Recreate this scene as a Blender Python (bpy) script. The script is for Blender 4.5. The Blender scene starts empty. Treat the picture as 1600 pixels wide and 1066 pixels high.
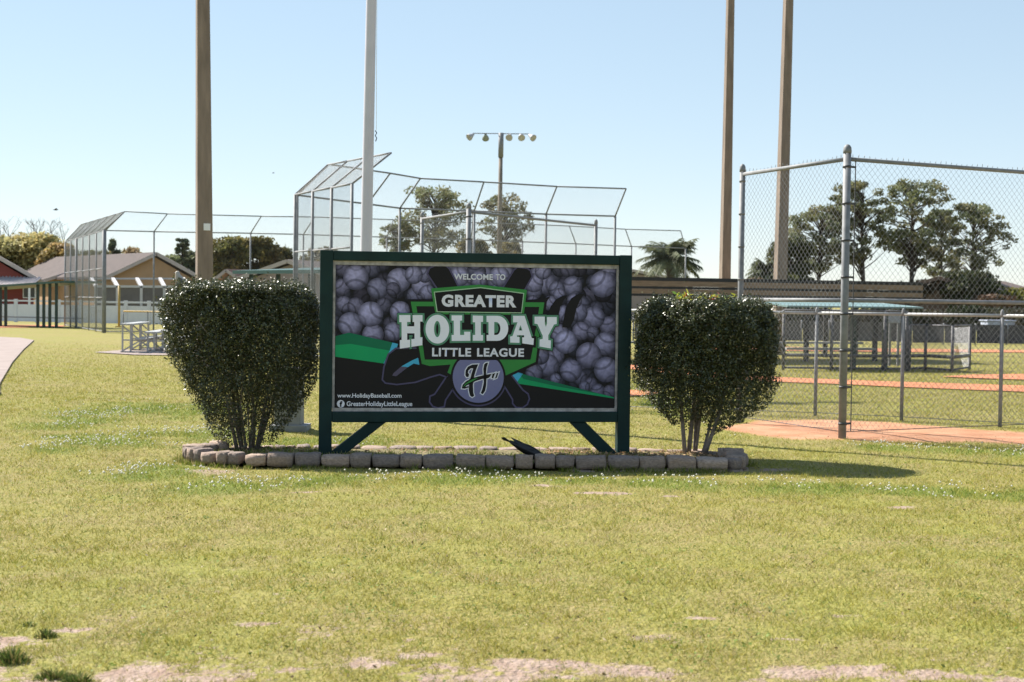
import bpy, math, random
import numpy as np
from mathutils import Vector, Matrix, Euler
random.seed(7); RNG = np.random.default_rng(11)
scn = bpy.context.scene
COL = scn.collection
R = math.radians

# ------------------------------------------------------------------ camera
FPX = 2222.0; HZ = 472.0; ROLL = 0.012; EYE = 1.4
cd = bpy.data.cameras.new('camera'); cam = bpy.data.objects.new('camera', cd); COL.objects.link(cam)
cd.sensor_width = 36; cd.lens = 36*FPX/1600; cd.clip_start = 0.1; cd.clip_end = 6000
CM = Matrix.Rotation(math.pi/2 - math.atan((533-HZ)/FPX), 4, 'X') @ Matrix.Rotation(ROLL, 4, 'Z')
cam.matrix_world = Matrix.Translation((0, 0, EYE)) @ CM
cd.dof.use_dof = True; cd.dof.focus_distance = 12.3; cd.dof.aperture_fstop = 4.5
scn.camera = cam
# ------------------------------------------------------------------ world, sun, exposure
SUN_DIR = Vector((-0.809, 0.588, 0)).normalized(); SUN_EL = R(45)
w = bpy.data.worlds.new('World'); scn.world = w; w.use_nodes = True
nt = w.node_tree; bg = nt.nodes['Background']
sky = nt.nodes.new('ShaderNodeTexSky'); sky.sky_type = 'NISHITA'; sky.sun_disc = False
sky.sun_elevation = SUN_EL; sky.sun_rotation = math.atan2(SUN_DIR.x, SUN_DIR.y)
sky.air_density = 0.85; sky.dust_density = 0.0; sky.ozone_density = 3.2; sky.altitude = 0
gm = nt.nodes.new('ShaderNodeGamma'); gm.inputs[1].default_value = 0.45      # even highlight roll-off over the whole sky
nt.links.new(sky.outputs[0], gm.inputs[0]); hs = nt.nodes.new('ShaderNodeHueSaturation'); hs.inputs['Saturation'].default_value = 1.14; hs.inputs['Hue'].default_value = 0.494
nt.links.new(gm.outputs[0], hs.inputs['Color']); nt.links.new(hs.outputs[0], bg.inputs[0]); bg.inputs[1].default_value = 0.174
sd = bpy.data.lights.new('sun', 'SUN'); sd.energy = 4.6; sd.angle = R(0.53); sd.color = (1.0, 0.94, 0.85)
sun = bpy.data.objects.new('sun', sd); COL.objects.link(sun)
to_sun = SUN_DIR*math.cos(SUN_EL) + Vector((0, 0, math.sin(SUN_EL)))
sun.rotation_euler = to_sun.to_track_quat('Z', 'Y').to_euler(); sun.location = to_sun*60
scn.view_settings.view_transform = 'Standard'; scn.view_settings.look = 'None'
scn.view_settings.exposure = 1.25; scn.view_settings.gamma = 1

# ------------------------------------------------------------------ helpers
def ray(px, py):
    return CM.to_3x3() @ Vector(((px-800)/FPX, (533-py)/FPX, -1))
def at(px, py, Y):
    d = ray(px, py); return Vector((0, 0, EYE)) + d*(Y/d.y)
def gr(px, py):
    d = ray(px, py); return Vector((0, 0, EYE)) + d*(-EYE/d.z)
def tag(o, label=None, cat=None, group=None, kind=None):
    if label: o['label'] = label
    if cat: o['category'] = cat
    if group: o['group'] = group
    if kind: o['kind'] = kind
    return o
def thing(name, label, cat, loc=(0, 0, 0), rz=0, group=None):
    o = bpy.data.objects.new(name, None); COL.objects.link(o); o.empty_display_size = .2
    o.location = loc; o.rotation_euler = (0, 0, rz)
    return tag(o, label, cat, group)
def link(name, me, mat, parent=None):
    o = bpy.data.objects.new(name, me); COL.objects.link(o)
    if mat and not me.materials: me.materials.append(mat)
    if parent:
        o.parent = parent
    return o
class MB:
    def __init__(s, org=(0, 0, 0)):
        s.v = []; s.f = []; s.sm = []; s.o = Vector(org)
    def add(s, vs, fs, smooth=False):
        b = len(s.v); s.v += [tuple(Vector(p)-s.o) for p in vs]
        s.f += [tuple(i+b for i in f) for f in fs]; s.sm += [smooth]*len(fs)
        return s
    def box(s, lo, hi):
        x0, y0, z0 = lo; x1, y1, z1 = hi
        return s.add([(x0,y0,z0),(x1,y0,z0),(x1,y1,z0),(x0,y1,z0),(x0,y0,z1),(x1,y0,z1),(x1,y1,z1),(x0,y1,z1)],
              [(0,3,2,1),(4,5,6,7),(0,1,5,4),(1,2,6,5),(2,3,7,6),(3,0,4,7)])
    def beam(s, a, b, w_, d_, up=(0, 0, 1)):      # rectangular bar from a to b
        a = Vector(a); b = Vector(b); t = (b-a).normalized(); u = Vector(up)
        if abs(t.dot(u)) > .95: u = Vector((0, 1, 0))
        n = t.cross(u).normalized(); m = n.cross(t)
        q = []
        for p in (a, b):
            for i, j in ((-1,-1),(1,-1),(1,1),(-1,1)): q.append(p + n*(i*w_/2) + m*(j*d_/2))
        return s.add(q, [(3,2,1,0),(4,5,6,7),(0,1,5,4),(1,2,6,5),(2,3,7,6),(3,0,4,7)])
    def tube(s, pts, rad, n=8, cap=True, smooth=True):
        pts = [Vector(p) for p in pts]
        if not hasattr(rad, '__len__'): rad = [rad]*len(pts)
        vs = []; fs = []; ref = None
        for i, p in enumerate(pts):
            t = (pts[min(i+1, len(pts)-1)] - pts[max(i-1, 0)]).normalized()
            if ref is None: ref = Vector((0, 0, 1)) if abs(t.z) < .9 else Vector((1, 0, 0))
            u = (ref - t*ref.dot(t)).normalized(); ref = u; v = t.cross(u)
            for k in range(n):
                a = 2*math.pi*k/n; vs.append(p + (u*math.cos(a) + v*math.sin(a))*rad[i])
        for i in range(len(pts)-1):
            for k in range(n):
                fs.append((i*n+k, i*n+(k+1) % n, (i+1)*n+(k+1) % n, (i+1)*n+k))
        s.add(vs, fs, smooth)
        if cap:
            s.add([], []); b = len(s.v) - len(vs)
            s.f += [tuple(b+n-1-k for k in range(n)), tuple(b+(len(pts)-1)*n+k for k in range(n))]; s.sm += [False]*2
        return s
    def prism(s, poly, d):                         # polygon (3D points) extruded by vector d
        d = Vector(d); n = len(poly); p = [Vector(q) for q in poly]
        return s.add(p + [q+d for q in p], [tuple(range(n-1, -1, -1)), tuple(range(n, 2*n))] +
              [(i, (i+1) % n, n+(i+1) % n, n+i) for i in range(n)])
    def build(s, name, mat, parent=None):
        me = bpy.data.meshes.new(name); me.from_pydata(s.v, [], s.f)
        me.polygons.foreach_set('use_smooth', s.sm); me.update()
        return link(name, me, mat, parent)
def npmesh(name, V, F, mat, parent=None, tint=None, smooth=False):
    me = bpy.data.meshes.new(name); n, k = F.shape
    me.vertices.add(len(V)); me.vertices.foreach_set('co', np.ascontiguousarray(V, dtype=np.float32).ravel())
    me.loops.add(n*k); me.loops.foreach_set('vertex_index', np.ascontiguousarray(F, dtype=np.int32).ravel())
    me.polygons.add(n); me.polygons.foreach_set('loop_start', np.arange(0, n*k, k, dtype=np.int32))
    me.polygons.foreach_set('loop_total', np.full(n, k, dtype=np.int32))
    if smooth: me.polygons.foreach_set('use_smooth', np.ones(n, dtype=bool))
    me.update(calc_edges=True)
    if tint is not None:
        a = me.color_attributes.new('tint', 'FLOAT_COLOR', 'POINT')
        a.data.foreach_set('color', np.concatenate([tint, np.ones((len(tint), 1))], 1).astype(np.float32).ravel())
    return link(name, me, mat, parent)

# ------------------------------------------------------------------ materials
def mat(name, col, rough=.6, var=.15, scale=6., metal=0., spec=.5, bump=0., bscale=60., tint=False, trans=0., stretch=None):
    m = bpy.data.materials.new(name); m.use_nodes = True; t = m.node_tree; N = t.nodes; L = t.links
    b = N['Principled BSDF']; out = N['Material Output']
    b.inputs['Roughness'].default_value = rough; b.inputs['Metallic'].default_value = metal
    b.inputs['Specular IOR Level'].default_value = spec
    tc = N.new('ShaderNodeTexCoord'); src = tc.outputs['Object']
    if stretch:
        mp = N.new('ShaderNodeMapping'); mp.inputs['Scale'].default_value = stretch; L.new(src, mp.inputs[0]); src = mp.outputs[0]
    nz = N.new('ShaderNodeTexNoise'); nz.inputs['Scale'].default_value = scale; nz.inputs['Detail'].default_value = 6
    L.new(src, nz.inputs['Vector'])
    mr = N.new('ShaderNodeMapRange'); mr.inputs[1].default_value = .3; mr.inputs[2].default_value = .7
    mr.inputs[3].default_value = 1-var; mr.inputs[4].default_value = 1+var; L.new(nz.outputs[0], mr.inputs[0])
    mx = N.new('ShaderNodeMix'); mx.data_type = 'RGBA'; mx.blend_type = 'MULTIPLY'; mx.inputs[0].default_value = 1
    if tint:
        at_ = N.new('ShaderNodeAttribute'); at_.attribute_name = 'tint'; L.new(at_.outputs[0], mx.inputs[6])
    else: mx.inputs[6].default_value = (*col, 1)
    L.new(mr.outputs[0], mx.inputs[7]); L.new(mx.outputs[2], b.inputs['Base Color'])
    if bump:
        n2 = N.new('ShaderNodeTexNoise'); n2.inputs['Scale'].default_value = bscale; n2.inputs['Detail'].default_value = 5
        L.new(src, n2.inputs['Vector'])
        bp = N.new('ShaderNodeBump'); bp.inputs['Strength'].default_value = bump; bp.inputs['Distance'].default_value = .01
        L.new(n2.outputs[0], bp.inputs['Height']); L.new(bp.outputs[0], b.inputs['Normal'])
    if trans:
        tr = N.new('ShaderNodeBsdfTranslucent'); L.new(mx.outputs[2], tr.inputs[0])
        ms = N.new('ShaderNodeMixShader'); ms.inputs[0].default_value = trans
        L.new(b.outputs[0], ms.inputs[1]); L.new(tr.outputs[0], ms.inputs[2]); L.new(ms.outputs[0], out.inputs[0])
    return m
GALV = mat('galvanized', (.20, .205, .215), .6, .2, 14, .0, spec=.35)
WIRE = mat('wire', (.22, .225, .235), .5, .1, 8, .35)
DARKMETAL = mat('dark_metal', (.05, .05, .055), .5, .1, 9)
ALU = mat('aluminium', (.36, .36, .36), .5, .15, 12, .0)
CONC = mat('pole_concrete', (.215, .168, .135), .9, .26, 7, bump=.5, bscale=30, stretch=(1, 1, .18))
CONC2 = mat('grey_concrete', (.27, .27, .27), .9, .15, 6, bump=.3)
SIDEW = mat('sidewalk_concrete', (.27, .215, .195), .95, .12, 2, bump=.2)
SIGNG = mat('sign_green_paint', (.0045, .024, .0235), .6, .25, 5, spec=.25, bump=.12, bscale=30, stretch=(1, 1, 1))
ROOFG = mat('roof_green', (.03, .085, .072), .45, .12, 3)
POSTG = mat('post_green', (.012, .035, .03), .5, .15, 5)
TEAL = mat('teal_roof', (.15, .235, .235), .5, .12, 3)
ALUT = mat('sign_trim', (.36, .34, .34), .5, .35, 22)
WHITEP = mat('white_paint', (.74, .75, .78), .5, .05, 3)
WHITEM = mat('white_metal_pole', (.56, .54, .60), .35, .06, 4)
BROWNB = mat('brown_board', (.22, .155, .105), .8, .2, 4, stretch=(1, 1, 6))
DARKB = mat('dark_board', (.022, .021, .022), .7, .2, 4)
CLAY = mat('clay', (.48, .175, .08), .95, .16, 1.2, bump=.3, bscale=20)
STONE = None

# ------------------------------------------------------------------ ground
def vnoise(x, y, s, seed):                         # smooth value noise, numpy
    g = np.random.default_rng(seed).random((256, 256)); x = x*s; y = y*s
    xi = np.floor(x).astype(int); yi = np.floor(y).astype(int); fx = x-xi; fy = y-yi
    fx = fx*fx*(3-2*fx); fy = fy*fy*(3-2*fy)
    a = g[xi % 256, yi % 256]; b = g[(xi+1) % 256, yi % 256]; c = g[xi % 256, (yi+1) % 256]; d = g[(xi+1) % 256, (yi+1) % 256]
    return (a*(1-fx)+b*fx)*(1-fy) + (c*(1-fx)+d*fx)*fy
def fbm(x, y, s, seed):
    return (vnoise(x, y, s, seed)*.5 + vnoise(x, y, s*2.1, seed+1)*.27 + vnoise(x, y, s*4.3, seed+2)*.15 + vnoise(x, y, s*9, seed+3)*.08)
def ell(x, y, spots, amp, seed, s=2.5):
    out = np.zeros_like(x); nz = (fbm(x, y, s, seed)-.5)*amp
    for px, py, rx, ry in spots:
        c = gr(px, py); e = gr(px, py+ry); e2 = gr(px, py-ry); dx = rx*c.y/FPX; dy = (e2.y-e.y)/2
        d = np.sqrt(((x-c.x)/dx)**2 + ((y-c.y)/dy)**2)
        out = np.maximum(out, np.clip((1.0-d)*1.6 + nz, 0, 1)*(d < 2.2))
    return out
BARE = [(20,998,75,8),(90,985,40,4),(-30,1010,70,12),(230,1050,110,20),(330,1062,90,10),(560,1040,90,10),(400,975,45,4),(660,1028,40,4),
        (820,1042,120,10),(1010,1055,150,14),(1270,1052,130,15),(900,1064,150,9),(450,1052,60,7),(1340,1046,60,8),(1480,1060,110,9),(1590,1068,80,10),(1410,792,34,3.5),(930,772,60,3),
        (1010,1000,50,4),(1240,998,60,4),(1100,968,40,3),(1330,958,40,3),(640,1000,35,4),(480,770,40,2),(1140,1066,80,7),(60,1066,120,8),(740,1066,140,7),
        (1050,776,30,2),(200,555,60,3),(1215,735,40,4),(340,738,60,6),(860,760,40,2)]
LUSH = [(200,640,110,14),(160,690,120,20),(330,640,70,16),(230,740,120,16),(330,765,130,12),(520,752,140,12),(700,752,130,10),(880,752,120,9),(1060,758,140,12),
        (1260,765,170,14),(1450,770,170,12),(1030,625,50,36),(1500,705,130,9),(1380,700,60,6),(1600,710,90,9),
        (1600,775,120,12),(120,660,90,14),(640,640,120,14),(880,640,120,14),(350,680,90,20),(520,690,120,12)]
def masks(x, y):
    bare = np.clip(ell(x, y, BARE, 2.6, 21, 5.0)*.9, 0, 1)
    bare = np.maximum(bare, np.clip((fbm(x, y, 1.7, 40)-.62)*5, 0, 1)*.5*np.clip((9-y)/3, 0, 1))
    bare = np.maximum(bare, np.clip((fbm(x, y, 3.4, 141)-.44)*2.6, 0, .55)*np.clip((6.05-y)/.7, 0, 1))
    lush = ell(x, y, LUSH, 2.4, 31, 2.2)*.62
    # sandy clay by the tall right-hand fence
    tb = [gr(p, q) for p, q in ((1120,668),(1180,656),(1300,654),(1400,660),(1500,668),(1600,673),(1800,683))]
    bb = [gr(p, q) for p, q in ((1120,672),(1180,682),(1250,690),(1330,690),(1450,692),(1600,696),(1800,706))]
    jit = (fbm(x, y, 1.6, 51)-.5)*.5
    hi = np.interp(x, [p.x for p in tb], [p.y for p in tb]); lo = np.interp(x, [p.x for p in bb], [p.y for p in bb])
    clay = np.clip((hi-y+jit*.6)*4, 0, 1)*np.clip((y-lo+jit)*4, 0, 1)*(x > tb[0].x-.1)
    return bare, lush, clay
def axis(a, b, st, far, n):
    core = np.arange(a, b+st/2, st); k = np.linspace(0, 1, n+1)[1:]
    return np.concatenate([(a-(far)*k**3.2)[::-1], core, b+(far)*k**3.2])
gx = axis(-10, 10, .07, 2500, 40); gy = axis(3.5, 24, .07, 3000, 45)
GX, GY = np.meshgrid(gx, gy); fx = GX.ravel(); fy = GY.ravel()
bare, lush, clay = masks(fx, fy)
def gz(x, y):
    fall = np.clip((10-np.abs(x))/2, 0, 1)*np.clip((24-y)/3, 0, 1)*np.clip((y-3.5)/1, 0, 1)
    return (fbm(x, y, .9, 61)-.5)*.05*fall*np.clip(np.abs(y-12.4)/1.2, .25, 1)
nx = len(gx); ny = len(gy)
idx = np.arange(nx*ny).reshape(ny, nx)
F = np.stack([idx[:-1, :-1].ravel(), idx[:-1, 1:].ravel(), idx[1:, 1:].ravel(), idx[1:, :-1].ravel()], 1)
def ground_material():
    m = bpy.data.materials.new('turf'); m.use_nodes = True; t = m.node_tree; N = t.nodes; L = t.links
    b = N['Principled BSDF']; b.inputs['Roughness'].default_value = .95; b.inputs['Specular IOR Level'].default_value = .15
    tc = N.new('ShaderNodeTexCoord'); A = N.new('ShaderNodeAttribute'); A.attribute_name = 'tint'
    sep = N.new('ShaderNodeSeparateColor'); L.new(A.outputs[0], sep.inputs[0])
    def noise(s, d=6):
        n = N.new('ShaderNodeTexNoise'); n.inputs['Scale'].default_value = s; n.inputs['Detail'].default_value = d
        L.new(tc.outputs['Object'], n.inputs['Vector']); return n.outputs[0]
    def mix(f, a, c, bl='MIX'):
        x = N.new('ShaderNodeMix'); x.data_type = 'RGBA'; x.blend_type = bl
        for i, v in ((0, f), (6, a), (7, c)):
            if isinstance(v, tuple): x.inputs[i].default_value = (*v, 1)
            elif isinstance(v, float): x.inputs[i].default_value = v
            else: L.new(v, x.inputs[i])
        return x.outputs[2]
    def rng(v, a, b_, c=0., d=1.):
        x = N.new('ShaderNodeMapRange'); L.new(v, x.inputs[0])
        for i, q in enumerate((a, b_, c, d)): x.inputs[i+1].default_value = q
        return x.outputs[0]
    base = mix(rng(noise(.3), .38, .62), (.240, .238, .050), (.280, .235, .075))
    base = mix(rng(noise(2.2), .42, .68), base, (.27, .21, .095))
    base = mix(rng(noise(26.), .45, .7), base, (.14, .155, .03))
    base = mix(rng(noise(140.), .4, .7, 0., .6), base, (.31, .27, .12))
    base = mix(sep.outputs[1], base, mix(rng(noise(40.), .35, .65), (.12, .18, .025), (.19, .22, .05)))
    soil = mix(rng(noise(9.), .35, .65), (.30, .21, .165), (.385, .295, .245))
    soil = mix(rng(noise(60.), .52, .7), soil, (.20, .15, .11))
    def math2(op, a, c):
        x = N.new('ShaderNodeMath'); x.operation = op
        for i, v in enumerate((a, c)):
            if isinstance(v, float): x.inputs[i].default_value = v
            else: L.new(v, x.inputs[i])
        return x.outputs[0]
    rag = math2('ADD', sep.outputs[0], math2('ADD', rng(noise(13.), .25, .75, -.34, .34), rng(noise(55.), .25, .75, -.3, .3)))
    base = mix(rng(rag, .38, .62), base, soil)
    cl = mix(rng(noise(3.), .35, .65), (.43, .20, .11), (.52, .29, .18))
    cl = mix(rng(noise(30.), .55, .72), cl, (.34, .20, .125))
    base = mix(sep.outputs[2], base, cl)
    L.new(base, b.inputs['Base Color'])
    bp = N.new('ShaderNodeBump'); bp.inputs['Strength'].default_value = .8; bp.inputs['Distance'].default_value = .03
    L.new(noise(45.), bp.inputs['Height']); L.new(bp.outputs[0], b.inputs['Normal'])
    return m
gob = npmesh('ground', np.stack([fx, fy, gz(fx, fy)], 1), F, ground_material(), None, np.stack([bare, lush, clay], 1), True)
tag(gob, kind='structure')

def sheet(name, pts, z, m, kind='structure'):
    mb = MB(); mb.add([(p[0], p[1], z) for p in pts], [tuple(range(len(pts)))])
    # face upwards
    o = mb.build(name, m)
    if o.data.polygons[0].normal.z < 0: o.data.flip_normals()
    return tag(o, kind=kind)
def pxsheet(name, pxs, z, m): return sheet(name, [gr(*p)[:2] for p in pxs], z, m)
pxsheet('clay_path', [(985,571),(1050,577),(1100,582),(1220,591),(1320,595),(1400,598),(1600,604),(1800,610),(1800,621),(1600,614),(1400,606),(1320,602),(1220,598.5),(1100,590),(985,578)], .02, CLAY)
pxsheet('clay_infield', [(900,606),(985,611),(1010,612),(1034,616),(1010,619),(985,621),(900,617)], .02, CLAY)
pxsheet('clay_basepath', [(1100,541),(1225,543),(1420,546),(1700,549),(1700,552),(1420,551),(1225,549),(1100,547)], .02, CLAY)
pxsheet('clay_mound', [(1470,590),(1520,587),(1600,586),(1800,590),(1800,601),(1600,595),(1520,592.5)], .024, CLAY)
pxsheet('dugout_dirt', [(-60,508.5),(60,508.5),(104,509.5),(96,511),(40,512.5),(-60,512)], .02, CLAY)
# sidewalk slabs at the left edge
swl = [(-7.2, 20.0), (-8.0, 22.2), (-10.4, 29.6), (-12.7, 37.0), (-14.9, 44.3)]
sw = tag(bpy.data.objects.new('sidewalk', None), kind='structure'); COL.objects.link(sw)
for i in range(len(swl)-1):
    a, b = Vector(swl[i]), Vector(swl[i+1]); t = (b-a).normalized()*.012; s_ = Vector((-2.9, -.7))
    MB().prism([(*(a+t), -.05), (*(b-t), -.05), (*(b-t+s_), -.05), (*(a+t+s_), -.05)], (0, 0, .085)).build('slab', SIDEW, sw)
MB().prism([(-14.9, 44.32, -.05), (-16.2, 46.8, -.05), (-19, 48.6, -.05), (-26, 49.5, -.05), (-26, 43, -.05), (-17.8, 43.6, -.05)], (0, 0, .083)).build('slab', SIDEW, sw)

# ------------------------------------------------------------------ welcome sign
PTL, PTR, PBR, PBL = (526, 414), (963, 420.5), (960, 637.5), (522.5, 637.5)
YL, YR = 12.45, 12.82
A3 = at(*PBL, YL); B3 = at(*PBR, YR); T3 = at(*PTL, YL)
PW = (B3-A3).to_2d().length; PZ = (A3.z+B3.z)/2; PH = T3.z-A3.z
sang = math.atan2(B3.y-A3.y, B3.x-A3.x)
sign = thing('welcome_sign', 'dark green framed welcome sign board between the two clipped bushes', 'sign', (A3.x, A3.y, 0), sang)
def uv(px, py):                                    # photograph pixel on the board -> board coordinates
    u, v = .5, .5
    for _ in range(12):
        x = (1-u)*(1-v)*PTL[0]+u*(1-v)*PTR[0]+u*v*PBR[0]+(1-u)*v*PBL[0]
        y = (1-u)*(1-v)*PTL[1]+u*(1-v)*PTR[1]+u*v*PBR[1]+(1-u)*v*PBL[1]
        xu = (1-v)*(PTR[0]-PTL[0])+v*(PBR[0]-PBL[0]); xv = (1-u)*(PBL[0]-PTL[0])+u*(PBR[0]-PTR[0])
        yu = (1-v)*(PTR[1]-PTL[1])+v*(PBR[1]-PBL[1]); yv = (1-u)*(PBL[1]-PTL[1])+u*(PBR[1]-PTR[1])
        D = xu*yv-xv*yu; ex = px-x; ey = py-y
        u += (ex*yv-ey*xv)/D; v += (ey*xu-ex*yu)/D
    return (u*PW, PZ+(1-v)*PH)
zt = PZ+PH
def bevel(o, w_=.006):
    m = o.modifiers.new('bevel', 'BEVEL'); m.width = w_; m.segments = 2; m.limit_method = 'ANGLE'; return o
bevel(MB().box((-.135, -.05, -.3), (-.022, .06, zt+.125)).build('post', SIGNG, sign))
bevel(MB().box((PW+.022, -.05, -.3), (PW+.135, .06, zt+.125)).build('post', SIGNG, sign))
bevel(MB().box((-.0205, -.046, zt+.037), (PW+.0205, .056, zt+.121)).build('top_rail', SIGNG, sign))
bevel(MB().box((-.0205, -.046, PZ-.125), (PW+.0205, .056, PZ-.032)).build('bottom_rail', SIGNG, sign))
for x0, x1 in ((.375, .0), (PW-.34, PW-.03)):
    bevel(MB().prism([(x0-.075, -.03, PZ-.127), (x0+.075, -.03, PZ-.127), (x1+.075, -.03, .03), (x1-.075, -.03, .03)], (0, .07, 0)).build('brace', SIGNG, sign))
panel = MB().box((-.019, 0, PZ-.03), (PW+.019, .02, zt+.035)).build('panel', mat('print_black', (.0125, .0115, .014), .5, .1, 3, spec=.18), sign)
trim = .030
MB().box((-.02, -.014, zt+.0005), (PW+.02, .001, zt+.036)).build('trim_strip', ALUT, sign)
MB().box((-.02, -.014, PZ-.031), (PW+.02, .001, PZ-.0005)).build('trim_strip', ALUT, sign)
MB().box((-.0215, -.013, PZ-.0002), (-.0005, .0012, zt+.0002)).build('trim_strip', ALUT, sign)
MB().box((PW+.0005, -.013, PZ-.0002), (PW+.0215, .0012, zt+.0002)).build('trim_strip', ALUT, sign)

LAY = .0009
def flat(name, splines, m, layer, offset=0., parent=panel):
    cu = bpy.data.curves.new('tmp', 'CURVE'); cu.dimensions = '2D'; cu.fill_mode = 'BOTH'; cu.offset = offset
    for sp in splines:
        s = cu.splines.new('POLY'); s.points.add(len(sp)-1); s.use_cyclic_u = True
        for i, (x, y) in enumerate(sp): s.points[i].co = (x, y, 0, 1)
    return curve_flat(name, cu, m, layer, parent)
def curve_flat(name, cu, m, layer, parent, fit=None):
    o = bpy.data.objects.new('tmp', cu); COL.objects.link(o)
    dg = bpy.context.evaluated_depsgraph_get(); me = bpy.data.meshes.new_from_object(o.evaluated_get(dg))
    n = len(me.vertices); co = np.empty(n*3, np.float32); me.vertices.foreach_get('co', co); co = co.reshape(-1, 3)
    if fit:
        x0, z0, x1, z1 = fit; mn = co.min(0); mxx = co.max(0)
        co[:, 0] = x0+(co[:, 0]-mn[0])/(mxx[0]-mn[0])*(x1-x0); co[:, 1] = z0+(co[:, 1]-mn[1])/(mxx[1]-mn[1])*(z1-z0)
    q = np.stack([co[:, 0], np.full(n, -LAY*layer), co[:, 1]], 1).astype(np.float32)
    me.vertices.foreach_set('co', q.ravel()); me.update(); me.materials.clear()
    bpy.data.objects.remove(o); bpy.data.curves.remove(cu)
    me.name = name
    return link(name, me, m, parent)
def P(*pts): return [uv(*p) for p in pts]
def pm(name, c): return mat('print_'+name, c, .5, .04, 5, spec=.18)
K = pm('ink', (.0115, .0105, .013)); WH = pm('white', (.84, .84, .93)); GRN = pm('green', (.045, .25, .06)); GRO = pm('outline_green', (.10, .26, .17))
BRG = pm('bright_green', (.010, .33, .125)); DKG = pm('deep_green', (.008, .16, .08)); CY = pm('cyan', (.07, .42, .66)); PUR = pm('purple_glow', (.085, .075, .15))
BLU = pm('emblem_blue', (.19, .19, .35)); PAL = pm('pale_line', (.42, .60, .42)); SIL = pm('silver', (.74, .74, .82)); MAU = pm('mauve', (.10, .085, .14))
# printed baseballs: discs with a drawn shading and seams
def ball_material():
    m = bpy.data.materials.new('print_balls'); m.use_nodes = True; t = m.node_tree; N = t.nodes; L = t.links
    b = N['Principled BSDF']; b.inputs['Roughness'].default_value = .5; b.inputs['Specular IOR Level'].default_value = .18
    u = N.new('ShaderNodeUVMap'); u.uv_map = 'UVMap'; u2 = N.new('ShaderNodeUVMap'); u2.uv_map = 'Light'; A = N.new('ShaderNodeAttribute'); A.attribute_name = 'tint'
    def vm(op, a, c=None):
        x = N.new('ShaderNodeVectorMath'); x.operation = op; L.new(a, x.inputs[0])
        if c is not None: x.inputs[1].default_value = c
        return x
    def mth(op, a, c=None, d=None):
        x = N.new('ShaderNodeMath'); x.operation = op
        for i, v in enumerate((a, c, d)):
            if v is None: continue
            if isinstance(v, (int, float)): x.inputs[i].default_value = v
            else: L.new(v, x.inputs[i])
        return x.outputs[0]
    r = vm('LENGTH', u.outputs[0]).outputs['Value']
    def ramp(v, a, b_, c, d):
        x = N.new('ShaderNodeMapRange'); x.interpolation_type = 'SMOOTHSTEP'; L.new(v, x.inputs[0])
        for i, q in enumerate((a, b_, c, d)): x.inputs[i+1].default_value = q
        return x.outputs[0]
    edge = mth('MULTIPLY', ramp(r, .6, 1.0, 1.0, .42), ramp(vm('DISTANCE', u2.outputs[0], (-.25, .45, 0)).outputs['Value'], .1, 1.5, 1.12, .42))
    s1 = mth('ABSOLUTE', mth('SUBTRACT', vm('DISTANCE', u.outputs[0], (1.15, .2, 0)).outputs['Value'], .98))
    s2 = mth('ABSOLUTE', mth('SUBTRACT', vm('DISTANCE', u.outputs[0], (-1.2, -.2, 0)).outputs['Value'], .62))
    seam = mth('MULTIPLY', ramp(s1, .05, .15, .5, 1.0), ramp(s2, .03, .12, .72, 1.0))
    nz = N.new('ShaderNodeTexNoise'); nz.inputs['Scale'].default_value = 2.6; nz.inputs['Detail'].default_value = 5; L.new(u.outputs[0], nz.inputs['Vector'])
    val = mth('MULTIPLY', mth('MULTIPLY', edge, seam), ramp(nz.outputs[0], .25, .7, .7, 1.12))
    mx = N.new('ShaderNodeMix'); mx.data_type = 'RGBA'; mx.blend_type = 'MULTIPLY'; mx.inputs[0].default_value = 1
    L.new(A.outputs[0], mx.inputs[6]); L.new(val, mx.inputs[7]); L.new(mx.outputs[2], b.inputs['Base Color'])
    return m
balls = []
rr = random.Random(5)
for gy_ in range(9):
    for gx_ in range(22):
        x = 520+gx_*21+rr.uniform(-7, 7)+(gy_ % 2)*9; y = 416+gy_*22+rr.uniform(-6, 6)
        lim = 545 if x < 660 else (455 if x < 820 else 585+(x-800)*.24)
        if x > 970 or y > lim: continue
        balls.append((x, y, rr.uniform(11, 15), rr.uniform(.16, .36)))
rr.shuffle(balls)
balls += [(716,427,17,.8),(752,430,17,.7),(786,428,16,.75),(735,444,14,.9),(537,420,13,.5),(581,421,13,.45),(700,424,15,.5),(722,440,15,.7),(775,442,15,.8),(742,424,15,.5),(535.5,449,13,.7),(538,475,12,.75),(556,478,13,.6),(599,477,12,.45),(647,462,13,.6),
     (657,447,15.5,.9),(590,451,16.5,.72),(622,438,18.6,.95),(556.6,434,19.3,1.0),(614,518,14.5,.85),(624,487,16,.95),(582,523,16.6,.85),(547.5,507,18.7,.9),(578.5,491,19.4,1.05),(613,452,11,.5),
     (886,420,14,.5),(848,441,18,.85),(893,447,15.5,.8),(868,452,13,.7),(832,455,13,.65),(951,424,13,.75),(941,444,21,.95),(905,478,17,.5),(951,509,15,.7),(927,496,17.5,.85),(907,517,14.5,.8),(925,519,10,.6),(872,521,15,.85),
     (945,537,18,.95),(866,556,14,.7),(918.6,555,20.5,.85),(882,534,18.7,1.1),(854,570.5,17.5,.75),(832,582,14,.6),(905,590,12,.5),(890.4,579,17.5,.85),(922,600,11,.5),(947,577.5,20,.9),(933,611,12,.6),(842,556,14,.65),(952,612,11,.55),(912,604,9,.6),(866,592,9,.7),(858,474,12,.8),(878,490,13,.85),(872,460,10,.8),(902,488,15,.75),(896,470,12,.8),(838,428,13,.75),(662,430,12,.7),(688,444,11,.7),(830,470,9,.6),(645,430,14,.9),(666,457,12,.85),(832,442,15,.95),(846,424,13,.9),(715,432,16,1.0),(778,432,16,1.0),(746,436,14,.85)]
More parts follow.
